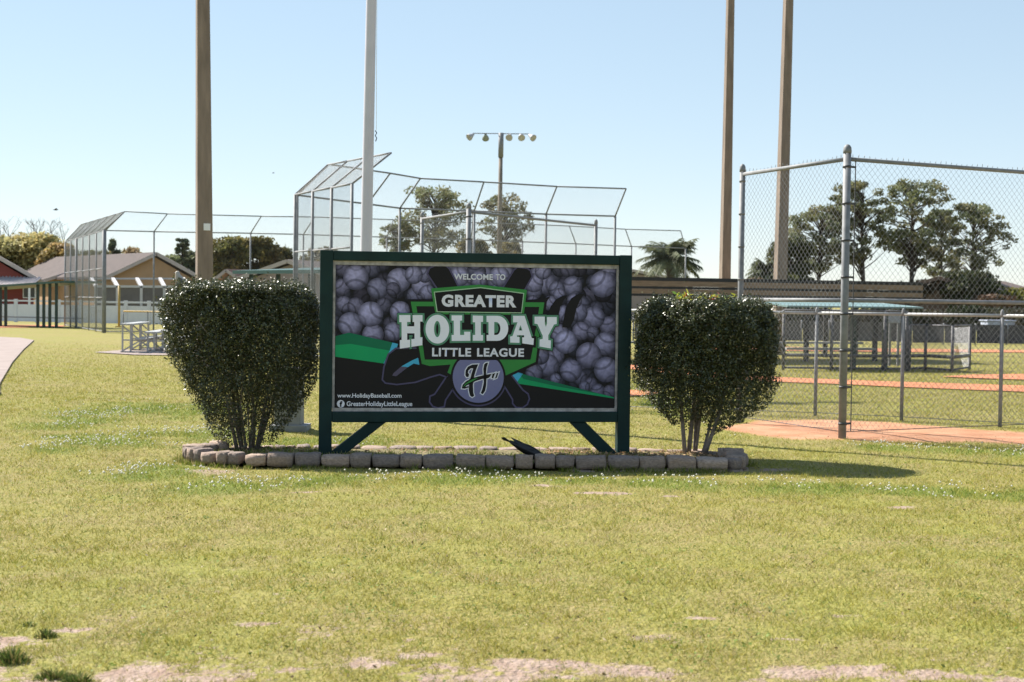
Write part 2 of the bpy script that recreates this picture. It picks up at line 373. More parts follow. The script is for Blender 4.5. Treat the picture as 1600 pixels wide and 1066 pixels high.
V = []; Fb = []; UVs = []; tn = []; UV2 = []
clipx0, clipx1, clipz0, clipz1 = .002, PW-.002, PZ+.002, zt-.002
for i, (x, y, r_, br) in enumerate(balls):
    c = uv(x, y); rad = r_*PW/438.; a0 = rr.uniform(0, 6.28) if i % 3 else rr.choice((.6, 2.2, 3.7)); n = 26; b0 = len(V)
    hue = rr.uniform(-.02, .02)
    for k in range(n):
        a = 2*math.pi*k/n; X = min(max(c[0]+rad*math.cos(a), clipx0), clipx1); Z = min(max(c[1]+rad*math.sin(a), clipz0), clipz1)
        V.append((X, -LAY*(1.0+i*.022), Z)); lx = (X-c[0])/rad; lz = (Z-c[1])/rad
        UVs.append((lx*math.cos(a0)+lz*math.sin(a0), -lx*math.sin(a0)+lz*math.cos(a0)))
        br_ = br**1.35; tn.append((.37*br_+hue*.2, .35*br_, .58*br_)); UV2.append((lx, lz))
    Fb.append(tuple(range(b0, b0+n)))
me = bpy.data.meshes.new('printed_baseballs'); me.from_pydata(V, [], Fb)
ul = me.uv_layers.new(name='UVMap'); ul.data.foreach_set('uv', [q for l in me.loops for q in UVs[l.vertex_index]])
ul = me.uv_layers.new(name='Light'); ul.data.foreach_set('uv', [q for l in me.loops for q in UV2[l.vertex_index]])
ca = me.color_attributes.new('tint', 'FLOAT_COLOR', 'POINT'); ca.data.foreach_set('color', [q for t in tn for q in (*t, 1)])
link('printed_baseballs', me, ball_material(), panel)
L0 = 7
# lower black field and coloured bands
flat('printed_field', [P((524,556),(600,566),(660,572),(790,596),(805,599),(959,622.5),(959,636.5),(523.5,636.5))], K, L0)
flat('printed_band', [P((525,525.5),(545.4,520),(611.5,535.4),(607.3,548),(548,537.5),(524.4,539.6))], DKG, L0+1)
flat('printed_band', [P((524.4,539.6),(548,537.5),(607.3,548),(598,568),(524.3,557.5))], BRG, L0+1)
flat('printed_band', [P((611.5,535.4),(620,537.5),(618,545),(607,554),(601,568),(597.5,568),(607.3,548))], CY, L0+1)
flat('printed_band', [P((806,582),(820,586),(890,603.5),(959,620.7),(959,622.5),(820,601.4),(803,599))], BRG, L0+1)
flat('printed_band', [P((806,582),(820,586),(890,603.5),(940,616),(870,604),(815,592))], DKG, L0+2)
flat('printed_band', [P((794,588),(806,581.5),(814,584),(803,600))], CY, L0+2)
# crossed bats
bat1 = [(667,428),(670,420),(678,416.5),(694,416.5),(699,421),(713,449),(725,470),(785,570),(796,588),(813,610),(821,616),(823,623),(820,631),(813,636),(804,635.5),(799,630),(799,624),(785,601),(760,570),(700,480),(682,451)]
bat2 = [(828,432),(825.5,424),(821,420.5),(806,418.8),(801,423),(784,450),(772,470),(715,570),(695,590),(677,617),(670,620),(669.5,628),(674,634),(681,636.5),(690,634.5),(692,624.5),(703,608),(735,570),(800,480),(817,451)]
glove = [(617,545.6),(606,554.6),(599.5,574),(597,593),(601,597.5),(618,599.7),(646,596.3),(670,588),(684,584),(695,588),(703,580),(700,560),(655,545)]
for nm, sh in (('printed_bat', bat1), ('printed_bat', bat2), ('printed_swoosh', glove)):
    flat('printed_glow', [P(*sh)], PUR, L0+3, .014)
circ = lambda cx, cy, r_, n=48: [uv(cx+r_*math.cos(2*math.pi*k/n), cy+r_*math.sin(2*math.pi*k/n)) for k in range(n)]
flat('printed_glow', [circ(744, 590, 43)], PUR, L0+3, .012)
for nm, sh in (('printed_bat', bat1), ('printed_bat', bat2), ('printed_swoosh', glove)):
    flat(nm, [P(*sh)], K, L0+4)
flat('printed_highlight', [P((625,572.6),(640.7,563.6),(650.8,559),(654.2,570.4),(644,568),(635,573.8))], CY, L0+5)
flat('printed_highlight', [P((611,587),(613,583),(625,572.6),(635,573.8),(625,581.7),(617,588))], MAU, L0+5)
# claw marks
flat('printed_claw', [P((884.8,461.4),(876,462.5),(866.5,467.7),(858,479),(853,492),(870.7,492),(873.5,479),(879,469))], K, L0+5)
flat('printed_claw', [P((912.3,458.6),(900,460),(890.4,466.3),(882,480.4),(876.3,511.4),(889,511.4),(894.6,500),(898.9,481.8),(904.5,469))], K, L0+5)
flat('printed_claw', [P((815,469),(840,467),(857,463.5),(849,476),(848,494),(835,494),(828,480))], K, L0+5)
# shield
sh = [(640,471.5),(848,472.5),(837,543.7),(834,565.3),(786,587),(744,600),(703,586),(696,582),(701,569.6),(669,572),(656.5,568.5)]
flat('printed_shield', [P(*sh)], K, L0+5.6, .022)
flat('printed_shield', [P(*sh)], GRN, L0+6.5)
flat('printed_shield', [P((648.5,478.5),(840,479.5),(829.5,545),(826,561.8),(661,561.8),(659,545))], K, L0+7.5)
flat('printed_banner', [P((671.2,451),(746,444.8),(820.5,453),(815.5,492),(678,491))], GRN, L0+8.5)
flat('printed_banner', [P((675.5,456),(747.8,448.8),(816.3,457.9),(812.5,489.4),(679.8,487.7))], PAL, L0+9.3)
flat('printed_banner', [P((677,457.2),(747.8,450.2),(814.8,459),(811.4,488.2),(681.2,486.6))], K, L0+10.1)
# HOLIDAY, slab letters
za = lambda *p: [uv(610+x/8.2, 430+y/8.2) for x, y in p]
zb = lambda *p: [uv(740+x/8.2, 430+y/8.2) for x, y in p]
def arc(cx, cy, rx, ry, a0, a1, n): return [(cx+rx*math.cos(R(a0+(a1-a0)*k/n)), cy+ry*math.sin(R(a0+(a1-a0)*k/n))) for k in range(n+1)]
H_ = [za((100,512),(240,512),(240,600),(198,600),(198,655),(288,655),(288,600),(268,600),(268,512),(393,512),(393,595),(362,595),(362,795),(390,795),(388,897),(250,919),(250,820),(290,815),(290,745),(198,745),(198,830),(235,826),(235,922),(105,942),(105,832),(128,830),(128,602),(100,602))]
O_ = [za(*arc(580, 692, 150, 184, 0, 352, 36)), za(*arc(578, 690, 40, 104, 0, 350, 28))]
L_ = [za((760,515),(895,515),(895,582),(868,582),(868,765),(920,765),(920,724),(998,724),(998,840),(760,843),(760,765),(788,765),(788,582),(760,582))]
I_ = [[uv(x, y) for x, y in ((735.6,493),(751.6,493.4),(751.6,503),(748.3,503),(748.3,523.3),(751.6,523.3),(751.6,532.3),(735.6,532.3),(735.6,523.3),(739.3,523.3),(739.3,503.5),(735.6,503.5))]]
D_ = [zb((140,520),*arc(280,680,138,160,-90,90,14),(140,840),(140,765),(165,765),(165,600),(140,600)), zb((238,600),*arc(265,682,52,82,-90,90,10),(238,765))]
A_ = [zb((480,520),(628,520),(722,805),(748,808),(742,892),(598,872),(598,795),(622,795),(622,768),(530,768),(530,790),(562,790),(562,866),(442,862),(442,785),(472,780),(537,602),(480,605)), zb((575,640),(600,707),(552,707))]
Y_ = [zb((757,530),(890,530),(890,620),(903,660),(918,620),(918,535),(1045,535),(1045,625),(1010,630),(935,770),(935,830),(970,835),(965,937),(820,912),(822,822),(862,815),(862,775),(795,625),(757,620))]
for lt in (H_, O_, L_, I_, D_, A_, Y_): flat('letter_shadow', lt, K, L0+11, .02 if lt is H_ else .0225)
for lt in (H_, O_, L_, I_, D_, A_, Y_): flat('letter_outline', lt, GRO, L0+12, .017)
for lt in (H_, O_, L_, I_, D_, A_, Y_): flat('letter', lt, WH, L0+13, 0)
def text(name, s, x0, y0, x1, y1, m, layer, bold=0., space=1.):
    cu = bpy.data.curves.new('tmp', 'FONT'); cu.body = s; cu.size = 1; cu.offset = bold; cu.fill_mode = 'FRONT'; cu.space_character = space; cu.resolution_u = 4
    a = uv(x0, y1); b = uv(x1, y0); c = uv(x1, y1); d = uv(x0, y0)
    return curve_flat(name, cu, m, layer, panel, (a[0], (a[1]+c[1])/2, c[0], (b[1]+d[1])/2))
text('lettering', 'WELCOME', 706.8, 428.1, 767.2, 437.3, SIL, L0+11, .026, 1.02)
text('lettering', 'TO', 771.5, 428.5, 786.6, 437.7, SIL, L0+11, .026, 1.02)
text('lettering', 'GREATER', 687.4, 460.9, 803.8, 480, SIL, L0+11.2, .05, 1.12)
text('lettering', 'LITTLE', 672.3, 543.6, 732.7, 557, SIL, L0+14, .034, 1.1)
text('lettering', 'LEAGUE', 742, 543.9, 815.6, 557.4, SIL, L0+14, .034, 1.1)
text('lettering', 'www.HolidayBaseball.com', 527, 614.9, 625, 623.6, SIL, L0+2, .018)
text('lettering', 'GreaterHolidayLittleLeague', 541, 627.3, 641.5, 637, SIL, L0+2, .018)
flat('printed_badge', [circ(532.2, 631.2, 5.9)], SIL, L0+2)
text('lettering', 'f', 530.3, 627, 534.6, 636, K, L0+3, .05)
# round emblem
em = [p for p in circ(744, 589.5, 39.8, 64)]
ztop = uv(744, 562.5)[1]
flat('printed_ring', [circ(744, 589.5, 43)], K, L0+7.2)
flat('printed_emblem', [[(x, min(z, ztop)) for x, z in em]], BLU, L0+8.2)
ze = lambda *p: [uv(660+x/9.41, 550+y/9.41) for x, y in p]
e1 = ze((790,180),(762,250),(737,330),(718,400),(712,500),(716,600),(730,642),(700,664),(668,642),(650,560),(655,470),(670,400),(690,320),(716,240),(680,240),(645,272),(638,305),(655,325),(648,365),(620,370),(600,340),(605,270),(640,215),(700,185))
e2 = ze((935,155),(912,230),(905,300),(910,400),(905,500),(890,570),(855,620),(825,605),(850,540),(870,450),(870,350),(865,250),(875,185),(900,160))
e3 = ze((547,535),(560,480),(610,430),(680,390),(800,355),(900,335),(985,318),(965,360),(940,384),(850,395),(750,428),(680,465),(620,492),(600,512),(650,500),(645,522),(590,540))
e4 = ze((1000,322),(1040,305),(1010,385),(985,385)); e5 = ze((1060,312),(1090,300),(1062,380),(1030,392),(1045,365))
for e in (e1, e2, e3, e4, e5): flat('emblem_outline', [e], SIL, L0+9.2, .0085)
for e in (e1, e2, e3, e4, e5): flat('emblem_letter', [e], K, L0+10)
flat('emblem_stripe', [ze((562,520),(600,462),(700,402),(790,376),(700,432),(620,470))], GRN, L0+10.8)

# ------------------------------------------------------------------ stone edging round the planting bed
def stone_material():
    m = mat('stone', (.5, .5, .5), .92, .28, 9, bump=.7, bscale=26)
    t = m.node_tree; N = t.nodes
    oi = N.new('ShaderNodeObjectInfo'); cr = N.new('ShaderNodeValToRGB'); e = cr.color_ramp.elements
    e[0].color = (.26, .20, .165, 1); e[1].color = (.38, .30, .25, 1)
    x = e.new(.35); x.color = (.34, .25, .195, 1); x = e.new(.7); x.color = (.22, .175, .155, 1); x = e.new(.85); x.color = (.40, .29, .225, 1)
    t.links.new(oi.outputs['Random'], cr.inputs[0])
    mx = [n for n in N if n.type == 'MIX'][0]; t.links.new(cr.outputs[0], mx.inputs[6]); return m
STONE = stone_material()
def stone_mesh(i, L=1., D=1., H=1.):
    r_ = random.Random(100+i); nx_, ny_, nz_ = 4, 3, 3; vs = {}; out = []; fs = []
    def key(a, b, c):
        k = (a, b, c)
        if k not in vs:
            p = Vector((a/nx_-.5, b/ny_-.5, c/nz_-.5))*2; q = Vector([math.copysign(abs(t)**1.0, t) for t in p])
            ex = sum(abs(abs(t)-1) < 1e-6 for t in p)
            s = {1: 1.0, 2: .955, 3: .90}[max(ex, 1)]
            q = Vector((q.x*(1-(1-s)*.55), q.y*s, q.z*s)) + Vector([r_.uniform(-.09, .09)*(.6 if i_ == 0 else 1) for i_ in range(3)])
            vs[k] = len(out); out.append((q.x*.5, q.y*.5, q.z*.5))
        return vs[k]
    for a in range(nx_):
        for b in range(ny_):
            fs.append((key(a,b,0), key(a,b+1,0), key(a+1,b+1,0), key(a+1,b,0))); fs.append((key(a,b,nz_), key(a+1,b,nz_), key(a+1,b+1,nz_), key(a,b+1,nz_)))
    for a in range(nx_):
        for c in range(nz_):
            fs.append((key(a,0,c), key(a+1,0,c), key(a+1,0,c+1), key(a,0,c+1))); fs.append((key(a,ny_,c), key(a,ny_,c+1), key(a+1,ny_,c+1), key(a+1,ny_,c)))
    for b in range(ny_):
        for c in range(nz_):
            fs.append((key(0,b,c), key(0,b,c+1), key(0,b+1,c+1), key(0,b+1,c))); fs.append((key(nx_,b,c), key(nx_,b+1,c), key(nx_,b+1,c+1), key(nx_,b,c+1)))
    me = bpy.data.meshes.new('stone'); me.from_pydata(out, [], fs); me.update(); me.materials.append(STONE)
    me.polygons.foreach_set('use_smooth', [True]*len(fs))
    return me
SM = [stone_mesh(i) for i in range(8)]
bed = thing('stone_edging', 'low oval ring of grey brown stone blocks edging the planting bed', 'edging', (-.4, 12.4, 0))
ring = [(-2.2, 11.80), (1.80, 11.88), (1.93, 12.0), (1.97, 12.45), (1.88, 12.85), (1.6, 13.04), (1.0, 13.08), (-1.6, 13.02), (-2.1, 12.98), (-2.5, 12.82), (-2.72, 12.55), (-2.76, 12.28), (-2.68, 12.05), (-2.48, 11.89), (-2.2, 11.80)]
def walk(poly, step, r_):
    i = 0; pos = Vector(poly[0]); out = []; done = False
    segs = [(Vector(poly[k]), Vector(poly[k+1])) for k in range(len(poly)-1)]
    tot = sum((b-a).length for a, b in segs)
    def pt(s):
        for a, b in segs:
            l = (b-a).length
            if s <= l: return a + (b-a)*(s/l)
            s -= l
        return Vector(poly[-1])
    s = 0
    while s < tot-.05:
        l = min(step(s, r_), tot-s); out.append((pt(s), pt(s+l))); s += l
    return out
r_ = random.Random(3)
front_len = 4.0
for course, zc, hh in ((0, -.03, .085), (1, .068, .108)):
    k = 0
    for a, b in walk(ring, lambda s, q: q.choice((q.uniform(.15, .2), q.uniform(.2, .25), q.uniform(.22, .27))) if s < front_len or 5.3 < s < 8.4 else q.uniform(.10, .14), r_):
        c = (a+b)/2; t = b-a; backrow = c.y > 12.7
        if course == 0 and (backrow or c.x < .55): continue
        o = bpy.data.objects.new('stone', SM[r_.randrange(8)]); COL.objects.link(o); o.parent = bed
        z = zc+r_.uniform(-.006, .006)-(.058 if backrow else 0)
        o.location = (c.x+.4+r_.uniform(-.008, .008), c.y-12.4+r_.uniform(-.012, .012)-(.02 if course == 0 else 0), z)
        o.rotation_euler = (r_.uniform(-.09, .09), r_.uniform(-.05, .05), math.atan2(t.y, t.x)+r_.uniform(-.06, .06))
        o.scale = (t.length-.012, .165*r_.uniform(.9, 1.1), hh*r_.uniform(.86, 1.10)); k += 1
BEDM = mat('bed_soil', (.155, .13, .055), .95, .5, 22, bump=.8, bscale=50)
bp_ = [(p[0]*.985-.005, 12.42+(p[1]-12.42)*.97) for p in ring[:-1]]
sheet('bed_soil', bp_, .045, BEDM)

# ------------------------------------------------------------------ clipped bushes
def leaf_quads(C, Nn, Lg, Wd, r):
    n = len(C); u = r.normal(size=(n, 3)); u -= Nn*(u*Nn).sum(1, keepdims=True); u /= np.linalg.norm(u, axis=1, keepdims=True)
    v = np.cross(Nn, u); Lg = np.broadcast_to(np.asarray(Lg, float).reshape(-1, 1), (n, 1)); Wd = np.broadcast_to(np.asarray(Wd, float).reshape(-1, 1), (n, 1))
    V = np.stack([C-u*Lg/2, C+v*Wd/2-u*Lg*.05, C+u*Lg/2, C-v*Wd/2-u*Lg*.05], 1).reshape(-1, 3)
    return V, np.arange(4*n).reshape(n, 4)
def unit(a): return a/np.linalg.norm(a, axis=1, keepdims=True)
CAGE = mat('cage_frame', (.48, .48, .50), .6, .05, 3)
LEAF = mat('bush_leaf', (0, 0, 0), .38, .12, 30, spec=.7, tint=True, trans=.22)
BARK = mat('bush_bark', (.22, .185, .16), .9, .25, 30, bump=.5)
def bush(name, label, base, prof, seed, n=60000, dep=.82, nst=17, shoots=False, lean=(0, 0)):
    t = thing(name, label, 'bush', base, 0, 'clipped bushes beside the sign'); r = np.random.default_rng(seed)
    zs = np.array([p[0] for p in prof]); rs = np.array([p[1] for p in prof]); cxs = np.array([p[2] for p in prof])
    top = zs[-1]
    q = np.clip(r.beta(1.7, .95, n*2), 0, 1)*(top-zs[0])+zs[0]
    th = r.uniform(0, 2*np.pi, n*2); sh = r.random(n*2)
    rad = np.interp(q, zs, rs); bump = 1+.30*(fbm(np.cos(th)*1.1+40, np.sin(th)*1.1+q*1.6+9, 1.5, seed)-.5)*2 + .16*(vnoise(np.cos(th)*3+20, np.sin(th)*3+q*5+30, 1.6, seed+3)-.5)
    rho = np.where(sh < .55, 1-np.abs(r.normal(0, .09, n*2)), np.sqrt(r.random(n*2))*.95)
    rho *= np.where(r.random(n*2) < .03, r.uniform(1.0, 1.12, n*2), 1)
    sh = np.where(r.random(n*2) < .5, np.sqrt(sh), sh); tops = r.random(n*2) < .23                        # flat clipped top
    q = np.where(tops, top-np.abs(r.normal(0, .035, n*2))+r.exponential(.014, n*2)+.07*(vnoise(np.cos(th)*sh*4+50, np.sin(th)*sh*4+50, 1.5, seed+4)-.5), q); rho = np.where(tops, sh, rho)
    rad = np.where(tops, rs[-1]*1.0, rad)
    x = np.interp(q, zs, cxs)+np.cos(th)*rad*rho*bump; y = np.sin(th)*rad*rho*bump*dep
    C = np.stack([x, y, q], 1)
    gap = fbm(x*1.0+9, q*1.0+y*.6, 4.2, seed+5)+ .15*vnoise(y+3, q, 6, seed+8)
    low = np.clip((q-zs[0])/(.5*(top-zs[0])), 0, 1)
    keep = (gap > .34 + .12*(1-low)) | ((rho < .85) & (low > .25)) | tops
    keep &= r.random(n*2) < .5+.5*low
    C = C[keep]; th = th[keep]
    ns = 150; st = []                                  # stray shoots past the clipped outline
    for k in range(ns):
        if r.random() < .45: a = r.uniform(0, 6.28); q_ = np.sqrt(r.random())*rs[-1]; p = np.array([cxs[-1]+np.cos(a)*q_, np.sin(a)*q_*.9, top]); d = np.array([r.normal(0, .4), r.normal(0, .4), 1.])
        else: a = r.uniform(0, 6.28); z_ = r.uniform(zs[1], top); q_ = np.interp(z_, zs, rs); p = np.array([np.interp(z_, zs, cxs)+np.cos(a)*q_, np.sin(a)*q_*.9, z_]); d = np.array([np.cos(a), np.sin(a), r.uniform(-.2, .9)])
        l = r.uniform(.03, .10); m_ = int(l/.008); st.append(p+d*np.linspace(0, l, m_)[:, None]+r.normal(0, .008, (m_, 3)))
    st = np.concatenate(st); C = np.concatenate([C, st]); th = np.concatenate([th, r.uniform(0, 6.28, len(st))])
    Nn = unit(r.normal(size=(len(C), 3)) + np.array([0, 0, .75]) + .5*np.stack([np.cos(th), np.sin(th), 0*th], 1))
    V, F = leaf_quads(C, Nn, r.uniform(.016, .034, len(C)), r.uniform(.010, .016, len(C)), r)
    b = r.uniform(.6, 1.35, (len(C), 1)); old = r.random((len(C), 1)); col = np.where(old < .82, np.array([[.060, .072, .028]]), np.where(old < .95, np.array([[.125, .13, .05]]), np.array([[.09, .072, .04]])))*b
    npmesh('foliage', V, F, LEAF, t, np.repeat(col, 4, 0))
    rnd = random.Random(seed)
    mb = MB()
    for k in range(nst):
        a = rnd.uniform(0, 6.28); b0 = Vector((math.cos(a)*.09+cxs[0], math.sin(a)*.09, -.03)); zz = rnd.uniform(.75, 1.25)
        rt = np.interp(zz, zs, rs)*rnd.uniform(.25, .8); e = Vector((np.interp(zz, zs, cxs)+math.cos(a)*rt, math.sin(a)*rt, zz))
        mid = b0.lerp(e, .45)+Vector((rnd.uniform(-.05, .05), rnd.uniform(-.05, .05), .04)); r0 = rnd.uniform(.007, .017)*(1 if nst > 9 else 1.45)
        mb.tube([b0, b0.lerp(mid, .5), mid, e], [r0, r0*.85, r0*.7, r0*.35], 6)
        for j in range(5):
            s = mid.lerp(e, rnd.uniform(0, .9)); a2 = rnd.uniform(0, 6.28); l = rnd.uniform(.15, .4)
            mb.tube([s, s+Vector((math.cos(a2)*l*.7, math.sin(a2)*l*.7, l*.7))], [r0*.4, r0*.15], 4)
    mb.build('stems', BARK, t)
    if shoots:
        S = []; rr_ = np.random.default_rng(9); mats = mat('shoot_leaf', (0, 0, 0), .4, .1, 20, tint=True, trans=.35)
        Cc = []; Tn = []; Nq = []
        for cx, n_ in ((-.10, 46), (.17, 60)):
            for i in range(n_):
                Cc.append((cx+rr_.normal(0, .06), -.12+rr_.normal(0, .06), top+.02+abs(rr_.normal(0, .03)))); Nq.append(rr_.normal(size=3)+np.array([0, -.3, .8]))
                Tn.append((.42, .42, .05) if rr_.random() < .7 else ((.45, .12, .06) if rr_.random() < .5 else (.18, .30, .05)))
        V, F = leaf_quads(np.array(Cc), unit(np.array(Nq)), rr_.uniform(.05, .09, len(Cc)), rr_.uniform(.02, .032, len(Cc)), rr_)
        s = npmesh('new_shoots', V, F, mats, t, np.repeat(np.array(Tn), 4, 0)); s['label'] = 'yellow and red new shoots on top of the bush'
    return t
bush('clipped_bush', 'left of the two clipped bushes, multi stemmed, with small bird on top', (-2.37, 12.75, .04),
     [(.03,.20,.0),(.2,.33,.0),(.42,.47,-.01),(.65,.575,-.02),(.9,.655,-.03),(1.2,.70,-.06),(1.35,.69,-.07),(1.46,.58,-.07)], 5)
bush('clipped_bush', 'right of the two clipped bushes, narrow trunk, yellow red shoots on top', (1.65, 12.84, .04),
     [(.16,.11,.02),(.30,.31,.08),(.42,.45,.12),(.66,.58,.10),(1.0,.64,.11),(1.24,.64,.11),(1.37,.52,.11)], 8, shoots=True, nst=8)

# ------------------------------------------------------------------ chain link
def chain(mb, quad, pitch=.072, rw=.0021, barbs=False):
    """quad: bottom-left, bottom-right, top-right, top-left (3D); woven diagonals"""
    bl, br, tr, tl = [Vector(p) for p in quad]
    W = ((br-bl).length+(tr-tl).length)/2; H = ((tl-bl).length+(tr-br).length)/2
    nrm = (br-bl).cross(tl-bl).normalized()
    def pos(s, t):
        s /= W; t /= H; return bl*(1-s)*(1-t)+br*s*(1-t)+tr*s*t+tl*(1-s)*t
    def bar(a, b, off):
        a = a+nrm*off; b = b+nrm*off; t = (b-a)
        if t.length < .02: return
        t.normalize(); u = t.cross(nrm).normalized()
        vs = [p + u*(rw*math.cos(q))+nrm*(rw*math.sin(q)) for p in (a, b) for q in (0.5, 2.6, 4.7)]
        mb.add(vs, [(0,1,4,3),(1,2,5,4),(2,0,3,5)])
    c = -H
    while c < W:                                    # s - t = c
        s0 = max(0, c); t0 = s0-c; s1 = min(W, H+c); t1 = s1-c
        if s1 > s0: bar(pos(s0, t0), pos(s1, t1), rw)
        c += pitch
    c = pitch*.5 - (H % pitch)
    while c < W+H:                                  # s + t = c
        s0 = max(0, c-H); t0 = c-s0; s1 = min(W, c); t1 = c-s1
        if s1 > s0: bar(pos(s0, t0), pos(s1, t1), -rw)
        c += pitch
    if barbs:
        s = 0
        while s < W:
            p = pos(s, H); up = (tl-bl).normalized(); al = (tr-tl).normalized()
            h_ = .018+.012*math.sin(s*91); k_ = .006*math.sin(s*57); mb.tube([p, p+up*h_+al*k_], [.0032, .0022], 4); s += pitch
    return mb
def post(parent, x, y, z1, r0, m=GALV, z0=-.2, cap=True, name='post'):
    mb = MB(parent.location); mb.tube([(x, y, z0), (x, y, z1)], r0, 12)
    o = mb.build(name, m, parent)
    if cap:
        mc = MB(parent.location); mc.tube([(x,y,z1-.03),(x,y,z1),(x,y,z1+.03),(x,y,z1+.055),(x,y,z1+.065)], [r0*1.08, r0*1.08, r0*1.0, r0*.6, .002], 12); c = mc.build('post_cap', m, o)
    return o
def rail(parent, a, b, r0, m=GALV, name='rail'):
    return MB(parent.location).tube([a, b], r0, 10).build(name, m, parent)
def meshpart(parent, quads, pitch=.072, rw=.0021, barbs=False, name='chain_link_mesh'):
    mb = MB(parent.location)
    for q in quads: chain(mb, q, pitch, rw, barbs)
    return tag(mb.build(name, WIRE, parent), kind='stuff')
def wing_fence(label, L_, C_, R_, H=3.0, mid=1.46):
    """tall fence corner: left post L_, corner post C_, right end R_ (2D)"""
    t = thing('tall_chain_link_fence', label, 'fence', (C_[0], C_[1], 0), 0, 'tall chain link fence corners')
    post(t, *L_, H, .034); cp = post(t, *C_, H+.03, .042); post(t, *R_, H, .034)
    for z in (H-.06, mid):
        rail(t, (*L_, z), (*C_, z), .0225); rail(t, (*C_, z), (*R_, z), .0225)
    meshpart(t, [((*L_, .06), (*C_, .06), (*C_, H-.03), (*L_, H-.03)), ((*C_, .06), (*R_, .06), (*R_, H-.03), (*C_, H-.03))], pitch=.078, rw=.00155, barbs=True)
    d = (Vector(R_)-Vector(C_)).normalized(); e = (Vector(L_)-Vector(C_)).normalized()
    for v in (d,):
        p = Vector(C_)+v*.115; MB(t.location).beam((p.x, p.y, .08), (p.x, p.y, H-.05), .007, .02).build('tension_bar', DARKMETAL, t)
    for k in range(8):
        z = .16+k*(H-.3)/7
        MB(t.location).tube([(*C_, z-.012), (*C_, z+.012)], .0465, 12).beam((*C_, z), (*(Vector(C_)+d*.12), z), .008, .022).build('tension_band', DARKMETAL, t)
        MB(t.location).tube([(*L_, z-.012), (*L_, z+.012)], .0385, 12).build('tension_band', GALV, t)
    rail(t, (*C_, .075), (*R_, .075), .004, DARKMETAL, 'bottom_wire'); rail(t, (*L_, .075), (*C_, .075), .004, DARKMETAL, 'bottom_wire')
    return t
wing_fence('tall chain link fence corner at right, its thick post in front of the low fence', (2.70, 16.85), (3.49, 14.95), (6.3, 16.45))
wing_fence('tall chain link fence corner showing above the top of the sign', (-1.71, 26.7), (-.77, 24.5), (1.64, 28.3))

# low field fence
lf = thing('low_chain_link_fence', 'low chain link field fence with pale top rail behind the right bush', 'fence', (3.8, 17.9, 0))
lp = [(.35, 18.75), (1.5, 18.6), (2.68, 18.3), (3.84, 17.93), (4.79, 17.42), (5.77, 16.75), (6.75, 16.0), (7.7, 15.3)]
LH = 1.318
for p in lp: post(lf, *p, LH+.0, .0225, cap=True)
for a, b in zip(lp, lp[1:]):
    rail(lf, (*a, LH-.01), (*b, LH-.01), .0195, ALU, 'top_rail'); rail(lf, (*a, .05), (*b, .05), .004, GALV, 'bottom_wire')
meshpart(lf, [((*a, .03), (*b, .03), (*b, LH), (*a, LH)) for a, b in zip(lp, lp[1:])], pitch=.078, rw=.0017)

# backstops
def backstop(name, label, walls, arms, H, posts_r, group, rails=(1.3, 2.7), thick=(), pitch=.072, rw=.002, npost=None, mesh=True):
    """walls: list of 2D posts; arms: list of 3D overhang ends"""
    o0 = walls[0]; t = thing(name, label, 'backstop', (o0[0], o0[1], 0), 0, group)
    q1 = []; q2 = []
    for i, (p, a) in enumerate(zip(walls, arms)):
        post(t, *p, H, posts_r[i] if hasattr(posts_r, '__len__') else posts_r, cap=False)
        MB(t.location).tube([(*p, H), a], .023, 8).build('overhang_arm', GALV, t)
    for (p, a), (q, b) in zip(zip(walls, arms), zip(walls[1:], arms[1:])):
        for z in (H, *rails): rail(t, (*p, z), (*q, z), .024 if z == H else .02)
        rail(t, (*p, .06), (*q, .06), .018, name='bottom_rail')
        rail(t, a, b, .022, name='overhang_rail')
        q1.append(((*p, .05), (*q, .05), (*q, H), (*p, H))); q2.append(((*p, H), (*q, H), b, a))
    if mesh: meshpart(t, q1+q2, pitch, rw)
    return t
def lerp2(a, b, n): return [(a[0]+(b[0]-a[0])*k/n, a[1]+(b[1]-a[1])*k/n) for k in range(n+1)]
def lerp3(a, b, n): return [tuple(Vector(a).lerp(Vector(b), k/n)) for k in range(n+1)]
BSG = 'overhanging backstops'
bw = lerp2((-5.43, 35.4), (-3.62, 31.9), 3)
ba = lerp3((-4.66, 35.7, 4.78), (-2.78, 32.2, 4.73), 3)
backstop('backstop_wing', 'chain link backstop wing with slanted canopy just left of the white flagpole', bw, ba, 4.0, .036, BSG, (1.35, 2.58))
bm = [(-5.40, 35.55), (-3.95, 38.5), (-3.2, 40.1), (-1.13, 41.0), (.96, 42.0), (3.04, 42.6)]
bma = [(-4.64, 35.72, 4.79), (-3.3, 38.0, 4.79), (-2.6, 39.6, 4.8), (-.85, 40.3, 4.78), (1.245, 41.3, 4.76), (3.29, 41.8, 4.76)]
backstop('backstop', 'overhanging chain link backstop between flagpole and right end of the sign', bm, bma, 4.0, .036, BSG, (1.35,), rw=.0014)
fw = lerp2((-21.2, 67.4), (-15.95, 55.5), 6); fa = lerp3((-20.6, 67.9, 4.85), (-15.2, 55.7, 4.75), 6)
backstop('backstop_wing', 'far chain link backstop wing beside the left green dugout', fw, fa, 4.0, [.04, .03, .055, .03, .03, .03, .06], BSG, (1.38, 2.52), rw=.0017)
fm = [(-15.9, 55.55), (-14.15, 56.1), (-10.42, 56.5), (-8.4, 57.0), (-5.2, 58.6), (-1.8, 60.3), (.4, 61.4), (2.77, 62.9), (5.4, 65.0), (8.05, 66.4)]
